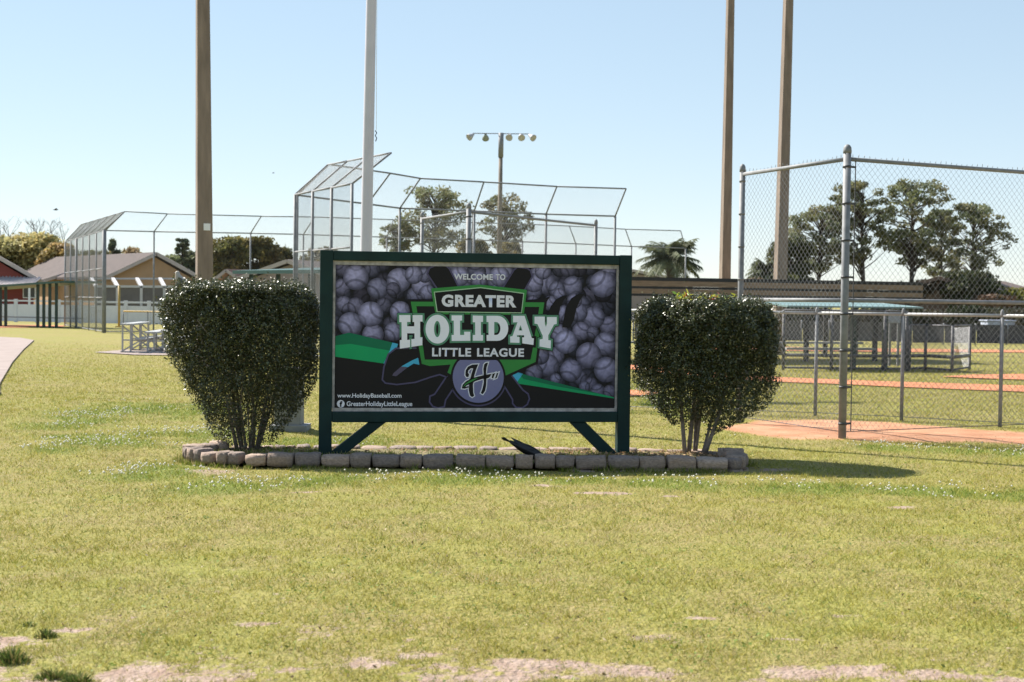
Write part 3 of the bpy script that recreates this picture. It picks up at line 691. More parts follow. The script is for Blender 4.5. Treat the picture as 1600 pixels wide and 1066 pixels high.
fma = [(-15.2, 55.75, 4.76), (-13.6, 56.0, 4.70), (-9.95, 56.2, 4.66), (-7.9, 56.6, 4.68), (-4.9, 58.2, 4.7), (-1.7, 59.9, 4.72), (.3, 61.0, 4.74), (2.45, 62.5, 4.76), (5.08, 64.6, 4.76), (7.75, 66.0, 4.79)]
backstop('backstop', 'far long chain link backstop behind the tall concrete pole at left', fm, fma, 4.0, .034, BSG, (), rw=.0011)

# ------------------------------------------------------------------ poles
def square_pole(label, px0, py0, Y, wpx, topz, taper, lean, group, plate=False, rot=14):
    b = at(px0, py0, Y); b.z = 0; w_ = wpx*Y/FPX; t = thing('light_pole', label, 'pole', b, R(rot), group)
    n = 12; mb = MB()
    sh = lambda s, z: [(s*(1-.14), -s, z), (s, -s*(1-.14), z), (s, s*(1-.14), z), (s*(1-.14), s, z), (-s*(1-.14), s, z), (-s, s*(1-.14), z), (-s, -s*(1-.14), z), (-s*(1-.14), -s, z)]
    ww = w_/2*.9; vs = []; zs = [-.3, topz*.25, topz*.5, topz*.75, topz]
    for z in zs:
        s = ww*(1-(1-taper)*max(z, 0)/topz); lx = lean*max(z, 0); c, s_ = math.cos(-R(rot)), math.sin(-R(rot))
        vs += [(p[0]+lx*c, p[1]+lx*s_, z) for p in sh(s, z)]
    fs = [(k*8+i, k*8+(i+1) % 8, (k+1)*8+(i+1) % 8, (k+1)*8+i) for k in range(4) for i in range(8)] + [tuple(range(32, 40))]
    mb.add(vs, fs); mb.build('shaft', CONC, t)
    hd = MB(); hd.beam((-1.6, 0, topz-.3), (1.6, 0, topz-.3), .12, .12); hd.build('crossarm', GALV, t)
    for k in range(4):
        x = -1.4+k*.93; MB().tube([(x, -.1, topz-.5), (x, -.2, topz-.6), (x, -.4, topz-.75), (x, -.5, topz-.8)], [.08, .14, .26, .28], 12).build('floodlight', GALV, t)
    if plate:
        MB().box((-.062, -ww*.93, 2.68), (.062, -ww*.8, 2.81)).build('number_plate', WHITEP, t)
    return t
LG = 'tall concrete light poles'
square_pole('thick tan concrete light pole rising behind the left bush', 320.5, 530, 27.0, 29, 12, .55, -.012, LG, True, 21)
square_pole('left of the two thin tall concrete light poles at right', 1131.5, 470, 46, 17.5, 18, .45, .004, LG)
square_pole('right of the two thin tall concrete light poles, behind the chain link', 1217, 470, 40, 20, 18, .45, .012, LG)
b = at(571.5, 450, 17.1); b.z = 0
fp = thing('flagpole', 'white flagpole rising behind the left half of the sign', 'flagpole', b)
MB().tube([(0, 0, -.2), (.0, 0, 2), (.035, 0, 5), (.08, 0, 9)], [.072, .070, .062, .045], 20).build('shaft', WHITEM, fp)
MB().tube([(0, 0, 0), (0, 0, .04), (0, 0, .09)], [.16, .15, .08], 20).build('base_collar', WHITEM, fp)
MB().tube([(.08, 0, 9), (.08, 0, 9.03), (.08, 0, 9.1), (.08, 0, 9.16), (.08, 0, 9.19)], [.03, .07, .09, .06, .005], 14).build('finial', ALU, fp)
cz = 3.37
MB().tube([(.10, -.03, cz+.06), (.118, -.03, cz+.03), (.10, -.03, cz), (.118, -.03, cz-.03), (.105, -.03, cz-.07)], .006, 6).build('halyard_cleat', DARKMETAL, fp)
MB().tube([(.085, -.035, 8.9), (.112, -.035, cz+.06)], .0028, 5).build('halyard', WHITEP, fp)
# far field light
Yf = 110; b = at(779, 460, Yf); topz = at(783, 208, Yf).z; b.z = 0
fl = thing('field_light', 'distant floodlight pole with crossbar of lamps above the sign', 'light pole', b)
ox = at(783, 208, Yf).x-b.x; WOOD = mat('old_wood_pole', (.19, .16, .13), .9, .2, 3)
MB().tube([(0, 0, -.2), (ox*.5, 0, topz*.5), (ox*.88, 0, topz*.88)], [.21, .18, .15], 12).build('shaft', WOOD, fl)
MB().tube([(ox*.87, 0, topz*.87), (ox, 0, topz)], .2, 12).build('mast_sleeve', GALV, fl)
MB().beam((ox-2.2, 0, topz-.05), (ox+2.2, 0, topz-.05), .06, .06).build('crossbar', GALV, fl)
LAMP = mat('lamp_reflector', (.40, .40, .42), .5, .15, 4); LAMPG = mat('lamp_back', (.23, .27, .25), .5, .1, 4)
for xx, dx, dy, mm in ((-2.12, -.35, -.25, LAMP), (-1.2, 0, .4, LAMPG), (.72, -.1, -.4, LAMP), (1.48, .1, -.4, LAMP), (2.15, .35, -.3, LAMP)):
    p = Vector((ox+xx, 0, topz-.12)); d = Vector((dx, dy, -.28))
    lo = MB().tube([p, p+d*.3, p+d*.75, p+d*1.05], [.09, .13, .25, .28], 14).build('floodlight', mm, fl)
    MB().tube([p+Vector((0, 0, .1)), p], .04, 6).build('bracket', GALV, lo)

# ------------------------------------------------------------------ pedestal behind the left bush
pc = gr(455, 674); pd = thing('concrete_pedestal', 'small grey concrete pedestal half hidden behind the left bush', 'pedestal', (pc.x-.02, pc.y+.12, 0))
bevel(MB().box((-.21, -.17, -.1), (.19, .17, .065)).build('base', CONC2, pd)); bevel(MB().box((-.16, -.13, .063), (.12, .13, .62)).build('shaft', CONC2, pd))
bevel(MB().box((-.19, -.16, .618), (.15, .16, .67)).build('cap', CONC2, pd))

# ------------------------------------------------------------------ bleachers
def bleacher(loc, rz):
    t = thing('bleachers', 'small three row aluminium bleachers on the grass left of the bush', 'bleachers', loc, rz)
    for k, (x, z) in enumerate(((0, .70), (.60, .50), (1.15, .33))):
        MB().box((x-.15, -1.6, z), (x+.15, 1.6, z+.045)).build('seat_plank', ALU, t)
        if k < 2: MB().box((x+.22, -1.6, z-.36), (x+.5, 1.6, z-.325)).build('foot_plank', ALU, t)
    for y in (-1.5, 0, 1.5):
        f = MB(); 
        for x, z in ((-.1, .70), (.1, .70), (.52, .5), (.68, .5), (1.07, .33), (1.22, .33)): f.beam((x, y, 0), (x, y, z), .04, .04)
        f.beam((-.1, y+.03, .68), (.68, y+.03, .03), .035, .035); f.beam((-.1, y-.03, .05), (.55, y-.03, .45), .035, .035); f.beam((-.15, y, .03), (1.3, y, .03), .04, .04); f.beam((-.1, y+.05, .33), (1.22, y+.05, .30), .035, .035)
        f.build('support_frame', ALU, t)
    return t
bc = gr(183, 552); bleacher((bc.x+.05, bc.y+1.6, 0), R(6))
pxsheet('concrete_pad', [(146,551.5),(210,555.5),(330,557),(330,548),(250,545),(190,548)], .02, SIDEW)

# ------------------------------------------------------------------ dugouts and shelters
def dugout(label, fl_, fr_, depth, zf, zb, thick, roofm, postm, posts_t, rows=(0, 1), group='dugouts', fascia=None, bench=True, dz=0.):
    a = Vector((*fl_, 0)); b = Vector((*fr_, 0)); t = thing('dugout', label, 'dugout', a, 0, group)
    u = (b-a).normalized(); n = Vector((-u.y, u.x, 0)); z = Vector((0, 0, 1)); mb = MB(a)
    q = [a-u*.2-n*.3+z*(zf+dz), b+u*.2-n*.3+z*zf, b+u*.2+n*(depth+.3)+z*zb, a-u*.2+n*(depth+.3)+z*(zb+dz)]
    mb.prism(q, (0, 0, thick)).build('roof', roofm, t)
    for s in posts_t:
        for row in rows:
            p = a+(b-a)*s+n*(depth*row); h = zf+(zb-zf)*row+dz*(1-s)
            MB(a).beam(p-z*.1, p+z*(h-.004), .11, .11).build('post', postm, t)
    if bench:
        MB(a).beam(a+u*.3+n*depth*.7+z*.42, b-u*.3+n*depth*.7+z*.42, .3, .05).build('bench', ALU, t)
    if fascia:
        for (z0, z1, m) in fascia:
            MB(a).prism([a-u*.2-n*.34+z*z0, b+u*.2-n*.34+z*z0, b+u*.2-n*.34+z*z1, a-u*.2-n*.34+z*z1], n*-.03).build('fascia_board', m, t)
    return t
# left dugout by the red building
dl = at(-70, 500, 66); dr = at(95, 500, 63)
d1 = dugout('green roofed dugout at the left edge beside the far backstop wing', (dl.x, dl.y), (dr.x, dr.y), 2.2, 2.0, 2.04, .09, ROOFG, POSTG, (.04, .23, .44, .49, .79, .845, .90, .96), rows=(0,), dz=-.38)
dm0 = at(383, 470, 40.5); dm1 = at(520, 470, 37.5)
dugout('green roofed dugout between left bush and sign', (dm0.x, dm0.y), (dm1.x+1.2, dm1.y-.6), 2.3, 2.10, 2.25, .10, ROOFG, POSTG, (.05, .27, .52, .8))
# long brown board roof behind the right bush
lb0 = at(880, 470, 33.5); lb1 = at(1418, 470, 36.5)
BD = 'grey screened dugouts'
d3 = dugout('long dugout with brown board fascia behind the right bush', (lb0.x, lb0.y), (lb1.x, lb1.y), 2.4, 1.93, 1.98, .10, DARKB, DARKB, (.02, .25, .47, .69, .9, 1.0), fascia=[(1.945, 2.02, DARKB), (1.815, 1.942, BROWNB), (1.755, 1.812, DARKB), (1.64, 1.752, BROWNB), (1.58, 1.637, DARKB)])
tl0 = at(1236, 480, 31); tl1 = at(1420, 480, 31.5)
d4 = dugout('low teal roofed shelter behind the tall right fence', (tl0.x, tl0.y), (tl1.x, tl1.y), 1.6, 1.36, 1.45, .035, TEAL, POSTG, (.53, .8, 1.0), rows=(0,))
# chain link screen in front of the shelter
DGALV = mat('weathered_steel', (.10, .10, .108), .6, .2, 9, spec=.3)
def screen(label, pxs, Y, h, bar_h=.33, pr=.035):
    pts = [at(p, 500, Y+dy).xy for p, dy in pxs]; t = thing('chain_link_screen', label, 'fence', (*pts[0], 0), 0, 'low chain link screens on the field')
    for p in pts: post(t, p.x, p.y, h, pr, DGALV, cap=False)
    for a, b in zip(pts, pts[1:]):
        for z in (h, bar_h, .06): rail(t, (*a, z), (*b, z), .022 if z != bar_h else .035, DGALV)
    meshpart(t, [((*a, .05), (*b, .05), (*b, h), (*a, h)) for a, b in zip(pts, pts[1:])], rw=.0026)
screen('chain link screen panels in front of the teal roofed shelter', [(1225,0),(1300,0),(1383,.1),(1417,.2)], 30.6, 1.3)
screen('pale chain link enclosure right of the teal shelter', [(1421,-.3),(1447,.0),(1489,-.8),(1516,.7)], 31.2, 1.0)
# far windscreen fence
WIND = mat('windscreen', (.045, .045, .052), .8, .25, 2); YEL = mat('yellow_cap', (.42, .27, .045), .5, .1, 3)
WINDG = mat('grey_screen', (.085, .08, .085), .8, .3, 1.5)
def windscreen(label, p0, p1, Y0, Y1, z0, z1, m, cap=None, n=6):
    a = at(p0, 500, Y0); b = at(p1, 500, Y1); a.z = b.z = 0; t = thing('windscreen_fence', label, 'fence', a, 0, 'dark screened field fences')
    for k in range(n):
        p = a.lerp(b, k/n+.004); q = a.lerp(b, (k+1)/n-.004); d = (b-a).normalized()
        MB(a).prism([p+Vector((0,0,z0)), q+Vector((0,0,z0)), q+Vector((0,0,z1)), p+Vector((0,0,z1))], (d.y*.02, -d.x*.02, 0)).build('screen_panel', m, t)
    for k in range(n+1):
        p = a.lerp(b, k/n); MB(a).tube([p+Vector((0, .06, -.1)), p+Vector((0, .06, z1+.05))], .03, 6).build('post', GALV, t)
    if cap: MB(a).tube([a+Vector((0, .0, z1+.03)), b+Vector((0, 0, z1+.03))], .05, 6).build('top_cap', cap, t)
windscreen('grey screened far field fence behind the low chain link', 990, 1425, 52, 53, .1, .82, WINDG, None, 10)
windscreen('dark screened far field fence at the right edge', 1425, 1720, 53.5, 55, .05, .75, WIND, None, 6)
# low fence with yellow cap at far left, yellow foul pole
fpt = at(186, 500, 66.5); fo = thing('foul_pole', 'yellow foul pole in front of the white vinyl fence', 'pole', (fpt.x, fpt.y, 0))
MB().tube([(0, 0, -.1), (0, 0, 1.95)], .055, 12).build('shaft', YEL, fo); MB().box((-.14, -.14, -.02), (.14, .14, .05)).build('base_plate', YEL, fo)
ycf = at(190, 500, 66.8); yce = at(345, 500, 66)
yc = thing('low_field_fence', 'low chain link fence topped with a yellow safety cap', 'fence', (ycf.x, ycf.y+.3, 0))
MB().tube([(0, 0, .74), (yce.x-ycf.x, yce.y-ycf.y, .74)], .035, 8).build('safety_cap', YEL, yc)
for k in range(5): MB().tube([((yce.x-ycf.x)*k/4, (yce.y-ycf.y)*k/4, -.1), ((yce.x-ycf.x)*k/4, (yce.y-ycf.y)*k/4, .72)], .025, 8).build('post', GALV, yc)

# white vinyl fence
VIN = mat('vinyl_white', (.60, .62, .70), .5, .05, 2)
va = at(-40, 500, 78); vb = at(345, 500, 71); va.z = vb.z = 0
vf = thing('vinyl_fence', 'long white vinyl privacy fence in front of the tan house', 'fence', va)
nv = 11; VH = 1.12
for k in range(nv+1):
    p = va.lerp(vb, k/nv); MB(va).box((p.x-.08, p.y-.08, -.1), (p.x+.08, p.y+.08, VH+.12)).build('post', VIN, vf)
for k in range(nv):
    p = va.lerp(vb, k/nv); q = va.lerp(vb, (k+1)/nv)
    MB(va).beam(p+Vector((0,0,VH+.03)), q+Vector((0,0,VH+.03)), .05, .08).build('top_rail', VIN, vf)
    for j in range(8):
        c = p.lerp(q, (j+.5)/8); d = (q-p)/8*.97
        MB(va).beam(c-d/2+Vector((0,0,.5)), c+d/2+Vector((0,0,.5)), .03, .92).build('board', VIN, vf)

# ------------------------------------------------------------------ houses
STUC = mat('tan_stucco', (.40, .26, .15), .9, .08, 1.5); ROOFB = mat('brown_shingle', (.072, .052, .049), .9, .2, 3, bump=.3, bscale=8)
REDW = mat('red_siding', (.235, .055, .05), .8, .1, 1.5, stretch=(1, 1, 8)); GLASS = mat('window_glass', (.03, .035, .045), .15, .1, 2); SCR = mat('cage_screen', (.13, .12, .12), .8, .2, 1)
PINKW = mat('grey_pink_wall', (.30, .25, .245), .9, .1, 1.5); REDR = mat('red_brown_roof', (.27, .15, .12), .9, .15, 3); TRIMW = mat('fascia_trim', (.42, .37, .35), .7, .1, 2)
def gable_house(name, label, apex, el, er, Y, ridge, wallm, roofm, group='houses behind the ball field', windows=(), trim=None):
    A = at(*apex, Y); L_ = at(*el, Y); E = at(*er, Y); ze_ = (L_.z+E.z)/2; L_.z = E.z = ze_
    o = Vector((A.x, Y, 0)); t = thing(name, label, 'house', o, 0, group); rd = Vector(ridge)
    MB(o).prism([(L_.x+.5, Y, -.2), (E.x-.5, Y, -.2), (E.x-.5, Y, ze_+.1), (A.x, Y, A.z-.12), (L_.x+.5, Y, ze_+.1)], rd).build('wall', wallm, t)
    n_ = -rd.normalized()*.45
    for S, nm in ((L_, 'roof'), (E, 'roof')):
        rf = MB(o).prism([A+n_, S+n_, S+rd, A+rd], (0, 0, .16)).build(nm, roofm, t)
        MB(o).beam(A+n_*1.08+Vector((0, 0, .05)), S+n_*1.08+Vector((0, 0, .05)), .08, .22).build('fascia', trim or TRIMW, rf)
    for (px0, py0, px1, py1) in windows:
        a = at(px0, py1, Y-.05); b = at(px1, py0, Y-.05)
        wd = MB(o).box((a.x, Y-.09, a.z), (b.x, Y-.02, b.z)).build('window', WHITEP, t)
        MB(o).box((a.x+.06, Y-.10, a.z+.06), ((a.x+b.x)/2-.03, Y-.088, b.z-.06)).build('pane', GLASS, wd); MB(o).box(((a.x+b.x)/2+.03, Y-.10, a.z+.06), (b.x-.06, Y-.088, b.z-.06)).build('pane', GLASS, wd)
    return t
h1 = gable_house('house', 'tan stucco house with wide brown gable and white pool cage', (240, 398), (160, 436), (312, 438), 93, (-11, 14, 0), STUC, ROOFB, windows=[(164, 452, 180, 470)])
h1b = gable_house('house', 'low house with brown roof seen through the far backstop wing', (140, 417), (66, 441), (200, 441), 100, (-8, 14, 0), STUC, ROOFB)
h2 = gable_house('red_building', 'dark red gabled building at the left edge', (-8, 402), (-85, 445), (66, 441), 84, (-7, 12, 0), REDW, ROOFB, windows=[(36, 446, 56, 466)])
h3 = gable_house('house', 'grey pink house behind the middle green dugout', (455, 410), (355, 447), (560, 447), 80, (5, 14, 0), PINKW, ROOFB)
h4 = gable_house('house', 'distant house with red brown roof right of the thick pole', (362, 424), (335, 446), (395, 446), 105, (9, 8, 0), PINKW, REDR)
DBR = mat('dark_brown_roof', (.12, .085, .075), .9, .2, 2)
h5 = gable_house('house', 'dark brown roofed building behind the pines at right', (1470, 436), (1370, 462), (1580, 468), 92, (9, 14, 0), mat('brown_wall', (.11, .08, .07), .9, .15, 2), DBR, trim=DBR)
h6 = gable_house('house', 'low grey roofed building left of the palm', (985, 424), (930, 440), (1080, 443), 120, (-6, 12, 0), PINKW, ROOFB)
# corrugated awning on red building
aw0 = at(-60, 440, 82.5); aw1 = at(55, 440, 82.5)
aw = thing('awning', 'pale corrugated awning below the red gable', 'awning', (aw0.x, aw0.y, 0))
vs = []; n = 80
for k in range(n+1):
    x = (aw1.x-aw0.x)*k/n; z = .07*math.sin(k*math.pi*.5)
    vs += [(x, -.6, 2.05+z*.4), (x, 1.2, 2.52+z)]
MB().add(vs, [(2*k, 2*k+2, 2*k+3, 2*k+1) for k in range(n)]).build('corrugated_sheet', mat('awning_sheet', (.40, .36, .36), .6, .15, 2), aw).modifiers.new('solid', 'SOLIDIFY').thickness = .02
for x in (.3, 2.2, 4.1): MB().beam((x, -.5, -.1), (x, -.5, 2.02), .1, .1).build('post', WHITEP, aw)
# pool cage
pg = thing('pool_cage', 'white framed screened pool cage behind the vinyl fence', 'enclosure', tuple(at(200, 480, 86).xy)+(0,)); o = pg.location.copy()
def cg(px, py, Y=86): return at(px, py, Y)
fr = []
for px in (150, 183.5, 221, 257, 293):
    b0 = cg(px, 447.5 + (px-150)*.006); g = b0.copy(); g.z = 0; k = cg(px-7, 435.5, 88.5)
    MB(o).beam(g, b0, .16, .1).build('upright', CAGE, pg); MB(o).beam(b0, k, .2, .14).build('rafter', CAGE, pg)
    fr.append((b0, k, g))
for (a, k, g), (b_, k2, g2) in zip(fr, fr[1:]):
    MB(o).beam(a, b_, .1, .14).build('beam', CAGE, pg); MB(o).beam(k, k2, .1, .1).build('beam', CAGE, pg)
    MB(o).add([g+Vector((0,.04,0)), g2+Vector((0,.04,0)), b_+Vector((0,.04,0)), a+Vector((0,.04,0))], [(0,1,2,3)]).build('screen_panel', SCR, pg)
    m1 = g.lerp(a, .52); m2 = g2.lerp(b_, .52); MB(o).beam(m1, m2, .08, .08).build('beam', CAGE, pg)

# ------------------------------------------------------------------ trees
TLEAF = mat('tree_leaf', (0, 0, 0), .6, .15, 2, spec=.25, tint=True, trans=.38); TBARK = mat('tree_bark', (.075, .058, .048), .95, .25, 2, bump=.4)
TG = 'trees behind the ball field'
def tree(label, px, top, wpx, Y, kind='broad', col=(.07, .085, .025), n=1700, base_py=None, seed=0, crown_bot=None, leaf=None, gap=.5, name='tree'):
    r = np.random.default_rng(seed+int(px)*7); rnd = random.Random(seed+int(px)); b = at(px, 470, Y); s = Y/FPX
    H = at(px, top, Y).z; W = wpx*s/2; t = thing(name, label, 'tree', (b.x, Y, 0), 0, TG)
    cb = at(px, crown_bot, Y).z if crown_bot else H*.25
    trunk = MB(); limbs = []
    lean = rnd.uniform(-.04, .04)*H
    tp = [(0, 0, -.2), (lean*.2, 0, H*.3), (lean*.6, 0, H*.6), (lean, 0, H*.92)]
    r0 = max(.10, H*.016); trunk.tube(tp, [r0*1.2, r0, r0*.7, r0*.25], 8)
    ncl = {'broad': 60, 'pine': 92}.get(kind, 20); n = int(n*3.4); W *= 1.2 if kind == 'pine' else 1.25; cl = []
    for k in range(ncl):
        f = rnd.random()
        if kind == 'pine':
            z = cb+(H-cb)*(1-.92*f**1.25); prof = math.sin(math.pi*min(1, .16+.80*(H-z)/(H-cb+.001)))**.6; a = rnd.uniform(0, 6.28); q = W*prof*rnd.uniform(.3, 1)
            c = Vector((lean*z/H+math.cos(a)*q, math.sin(a)*q, z)); cr = W*rnd.uniform(.13, .26); fl = .6
        else:
            z = cb+(H-cb)*f; prof = math.sqrt(max(.05, 1-((z-cb)/(H-cb)*1.55-.62)**2)); a = rnd.uniform(0, 6.28); q = W*prof*rnd.uniform(.2, .85)
            c = Vector((lean*z/H+math.cos(a)*q, math.sin(a)*q, z)); cr = min(W, H)*rnd.uniform(.22, .36); fl = .8
            c.z = min(c.z, H-cr*fl*.8)
        cl.append((c, cr, fl))
        if k % 2 == 0 or kind == 'pine':
            st = Vector((lean*.5, 0, max(H*.2, c.z-rnd.uniform(.05, .18)*H))); limbs.append((st, c))
    for st, c in limbs:
        mid = st.lerp(c, .5)+Vector((0, 0, rnd.uniform(-.03, .05)*H)); trunk.tube([st, mid, c], [r0*.32, r0*.2, r0*.08], 5)
    if kind == 'bare' or kind == 'broad':
        for k in range(90 if kind == 'bare' else 14):
            c = rnd.choice(cl)[0]; e = c+Vector((rnd.uniform(-.3, .3)*W, rnd.uniform(-.3, .3)*W, rnd.uniform(.1, .3)*H)); e.z = min(e.z, H*1.06)
            m2 = c.lerp(e, .55)+Vector((rnd.uniform(-.15, .15), 0, 0)); trunk.tube([c, m2, e], [r0*.2, r0*.13, r0*.06], 4)
            for j in range(3 if kind == 'bare' else 0): trunk.tube([m2.lerp(e, j*.3), m2.lerp(e, j*.3)+Vector((rnd.uniform(-.5, .5), rnd.uniform(-.4, .4), rnd.uniform(.2, .6)))], [r0*.1, r0*.05], 4)
    trunk.build('trunk', TBARK, t)
    ls = leaf or .0060*Y*(.38 if kind == 'pine' else .5)
    C = []; T = []
    per = max(8, n//len(cl))
    for c, cr, fl in cl:
        m_ = int(per*min(2.5, (cr/(.27*W+.01)))**1.3)+4; d = unit(r.normal(size=(m_, 3)))*(r.random((m_, 1))**.45)*cr; d[:, 2] *= fl
        C.append(np.array(c)+d); T.append(np.array([col])*r.uniform(.75, 1.3)*np.array([[r.uniform(.9, 1.15), 1, r.uniform(.85, 1.15)]])*r.uniform(.75, 1.3, (m_, 1)))
    C = np.concatenate(C); T = np.concatenate(T)
    if kind != 'bare':
        V, F = leaf_quads(C, unit(r.normal(size=C.shape)+np.array([0, 0, .5])), r.uniform(.7, 1.5, len(C))*ls, r.uniform(.45, .8, len(C))*ls, r)
        npmesh('crown', V, F, TLEAF, t, np.repeat(T, 4, 0))
    return t
def palm(label, px, top, wpx, Y, seed):
    rnd = random.Random(seed); b = at(px, 470, Y); t = thing('palm_tree', label, 'palm', (b.x, Y, 0), 0, TG); Hc = at(px, top+30, Y).z; Rr = wpx*Y/FPX/2
    MB().tube([(0, 0, -.2), (.1, 0, Hc*.5), (0, 0, Hc)], [.32, .25, .28], 10).build('trunk', TBARK, t)
    V = []; Fq = []; T = []
    for k in range(64):
        a = rnd.uniform(0, 6.28); el = rnd.uniform(-.3, 1.5); L_ = Rr*rnd.uniform(.85, 1.12); d = Vector((math.cos(a), math.sin(a), 0)); sag = rnd.uniform(.4, .95)
        pts = [Vector((0, 0, Hc)) + d*(L_*s_*math.cos(el*(1-.3*s_))) + Vector((0, 0, L_*s_*math.sin(el)*1.0 - sag*L_*s_*s_*.75)) for s_ in np.linspace(0, 1, 9)]
        side = Vector((-d.y, d.x, 0)); tn = np.array([.12, .135, .075])*rnd.uniform(.7, 1.25)
        for i in range(1, 9):
            p = pts[i]; q = pts[i-1]; tt = (p-q)
            for sg in (-1, 1):
                for j in range(3):
                    o_ = q.lerp(p, j/3); ll = Rr*.36*(1-abs(i/9-.45)); e = o_+side*sg*ll*.75+tt.normalized()*ll*.5-Vector((0, 0, ll*rnd.uniform(.2, .7))); wv = tt.normalized()*.06
                    b0 = len(V); V += [tuple(o_-wv), tuple(o_+wv), tuple(e)]; Fq.append((b0, b0+1, b0+2)); T += [tn]*3
    npmesh('fronds', np.array(V), np.array(Fq), TLEAF, t, np.array(T))
    return t
OL = (.37, .35, .16); OR = (.37, .28, .13); DG = (.11, .135, .075); MG = (.20, .21, .10); PG = (.165, .175, .09)
tree('olive leafy tree at the left edge behind the red building', 12, 372, 110, 110, 'broad', OL, 2600, seed=1)
tree('bare topped olive tree left of the far backstop wing', 58, 366, 96, 112, 'broad', OL, 2200, seed=2)
tree('leafless grey tree above the olive trees at far left', 56, 352, 110, 118, 'bare', MG, 500, seed=3)
tree('orange tinged tree touching the far backstop wing', 98, 382, 62, 108, 'broad', OR, 1500, seed=4)
tree('olive tree seen through the far backstop wing', 137, 392, 70, 112, 'broad', (.11, .105, .035), 1500, seed=5)
tree('narrow dark tree just right of the far backstop wing', 176, 374, 24, 115, 'broad', DG, 900, seed=6)
tree('yellow orange low tree above the tan house roof', 200, 388, 66, 118, 'broad', OR, 1500, seed=7)
tree('pale green tree behind the tan house ridge', 262, 400, 60, 124, 'broad', MG, 1300, seed=8)
tree('dark pointed conifer behind the right slope of the tan house', 287, 374, 22, 112, 'pine', DG, 1100, seed=9, crown_bot=450)
tree('dark green tree beside the thick concrete pole', 300, 394, 56, 115, 'broad', DG, 1500, seed=10)
tree('yellow olive tree right of the thick concrete pole', 352, 372, 74, 112, 'broad', (.15, .14, .045), 2300, seed=11)
tree('olive tree between the thick pole and the backstop wing', 402, 371, 66, 114, 'broad', (.135, .125, .042), 2000, seed=12)
tree('low olive tree touching the backstop wing', 436, 386, 54, 114, 'broad', (.125, .12, .045), 1500, seed=13)
tree('olive tree seen through the backstop wing', 505, 388, 70, 118, 'broad', (.12, .11, .05), 1200, seed=14)
tree('broad rounded pine left of the distant floodlight pole', 676, 298, 98, 128, 'pine', PG, 1500, seed=15, crown_bot=392)
tree('small sparse pine left of the rounded pine', 622, 352, 52, 128, 'pine', PG, 700, seed=16, crown_bot=395)
tree('sparse pine behind the distant floodlight pole', 788, 308, 74, 130, 'pine', (.16, .16, .09), 800, seed=17, crown_bot=395)
tree('low yellow tree at the foot of the rounded pine', 742, 376, 60, 120, 'broad', (.15, .13, .05), 1000, seed=18)
tree('low yellow tree at the foot of the sparse pine', 800, 380, 50, 122, 'broad', (.15, .13, .05), 900, seed=19)
palm('shaggy palm right of the sign', 1046, 372, 104, 88, 4)
palm('pale palm behind the left side of the tall right fence', 1198, 398, 74, 96, 9)
tree('bushy tree behind the right light pole', 1232, 372, 70, 98, 'broad', (.075, .085, .035), 1700, seed=21)
tree('leftmost tall pine behind the tall right fence', 1276, 326, 96, 100, 'pine', PG, 2600, seed=22, crown_bot=430)
tree('tall pine just right of the thick fence post', 1350, 290, 92, 100, 'pine', PG, 2700, seed=23, crown_bot=420)
tree('tallest pine in the middle of the right hand row', 1424, 284, 96, 99, 'pine', PG, 2700, seed=24, crown_bot=425)
tree('thin pine between the tallest pine and the rightmost pine', 1470, 330, 60, 103, 'pine', PG, 1300, seed=25, crown_bot=440)
tree('rightmost sparse pine of the row behind the fence', 1522, 322, 92, 98, 'pine', PG, 2000, seed=26, crown_bot=450)
for i, (px, tp, wd, c, lb_) in enumerate([(1182, 437, 50, (.16, .11, .07), 'small brown rounded shrub behind the long dugout'), (1320, 440, 60, (.05, .06, .03), 'dark low shrub behind the thick fence post'), (1440, 440, 70, (.045, .04, .024), 'dark brown shrub in front of the brown roofed building'),
        (1515, 425, 80, (.05, .06, .03), 'dark shrub under the rightmost pine'), (1590, 452, 50, (.17, .17, .04), 'yellow green shrub at the right edge'), (1555, 462, 50, (.12, .08, .05), 'brownish shrub near the right edge')]):
    tree(lb_, px, tp, wd, 95-i, 'broad', c, 1200, seed=40+i, crown_bot=474, name='shrub')
for i in range(9):
    tree(['dark hedge shrub far left of the hedge row behind the field', 'second shrub of the hedge row behind the field', 'third shrub of the hedge row behind the field', 'hedge shrub behind the teal shelter', 'hedge shrub right of the teal shelter', 'hedge shrub above the pale enclosure', 'hedge shrub left of the pale blue tarps', 'hedge shrub behind the pale blue tarps', 'last hedge shrub at the right edge'][i],
         1235+i*46, 478+(i % 3)*4, 64, 60+i % 2, 'broad', [(.035, .045, .022), (.045, .05, .026), (.06, .055, .032)][i % 3], 900, seed=60+i, crown_bot=508, name='hedge_shrub', leaf=.14)
TARP = mat('pale_blue_tarp', (.36, .40, .50), .7, .2, 1.5)
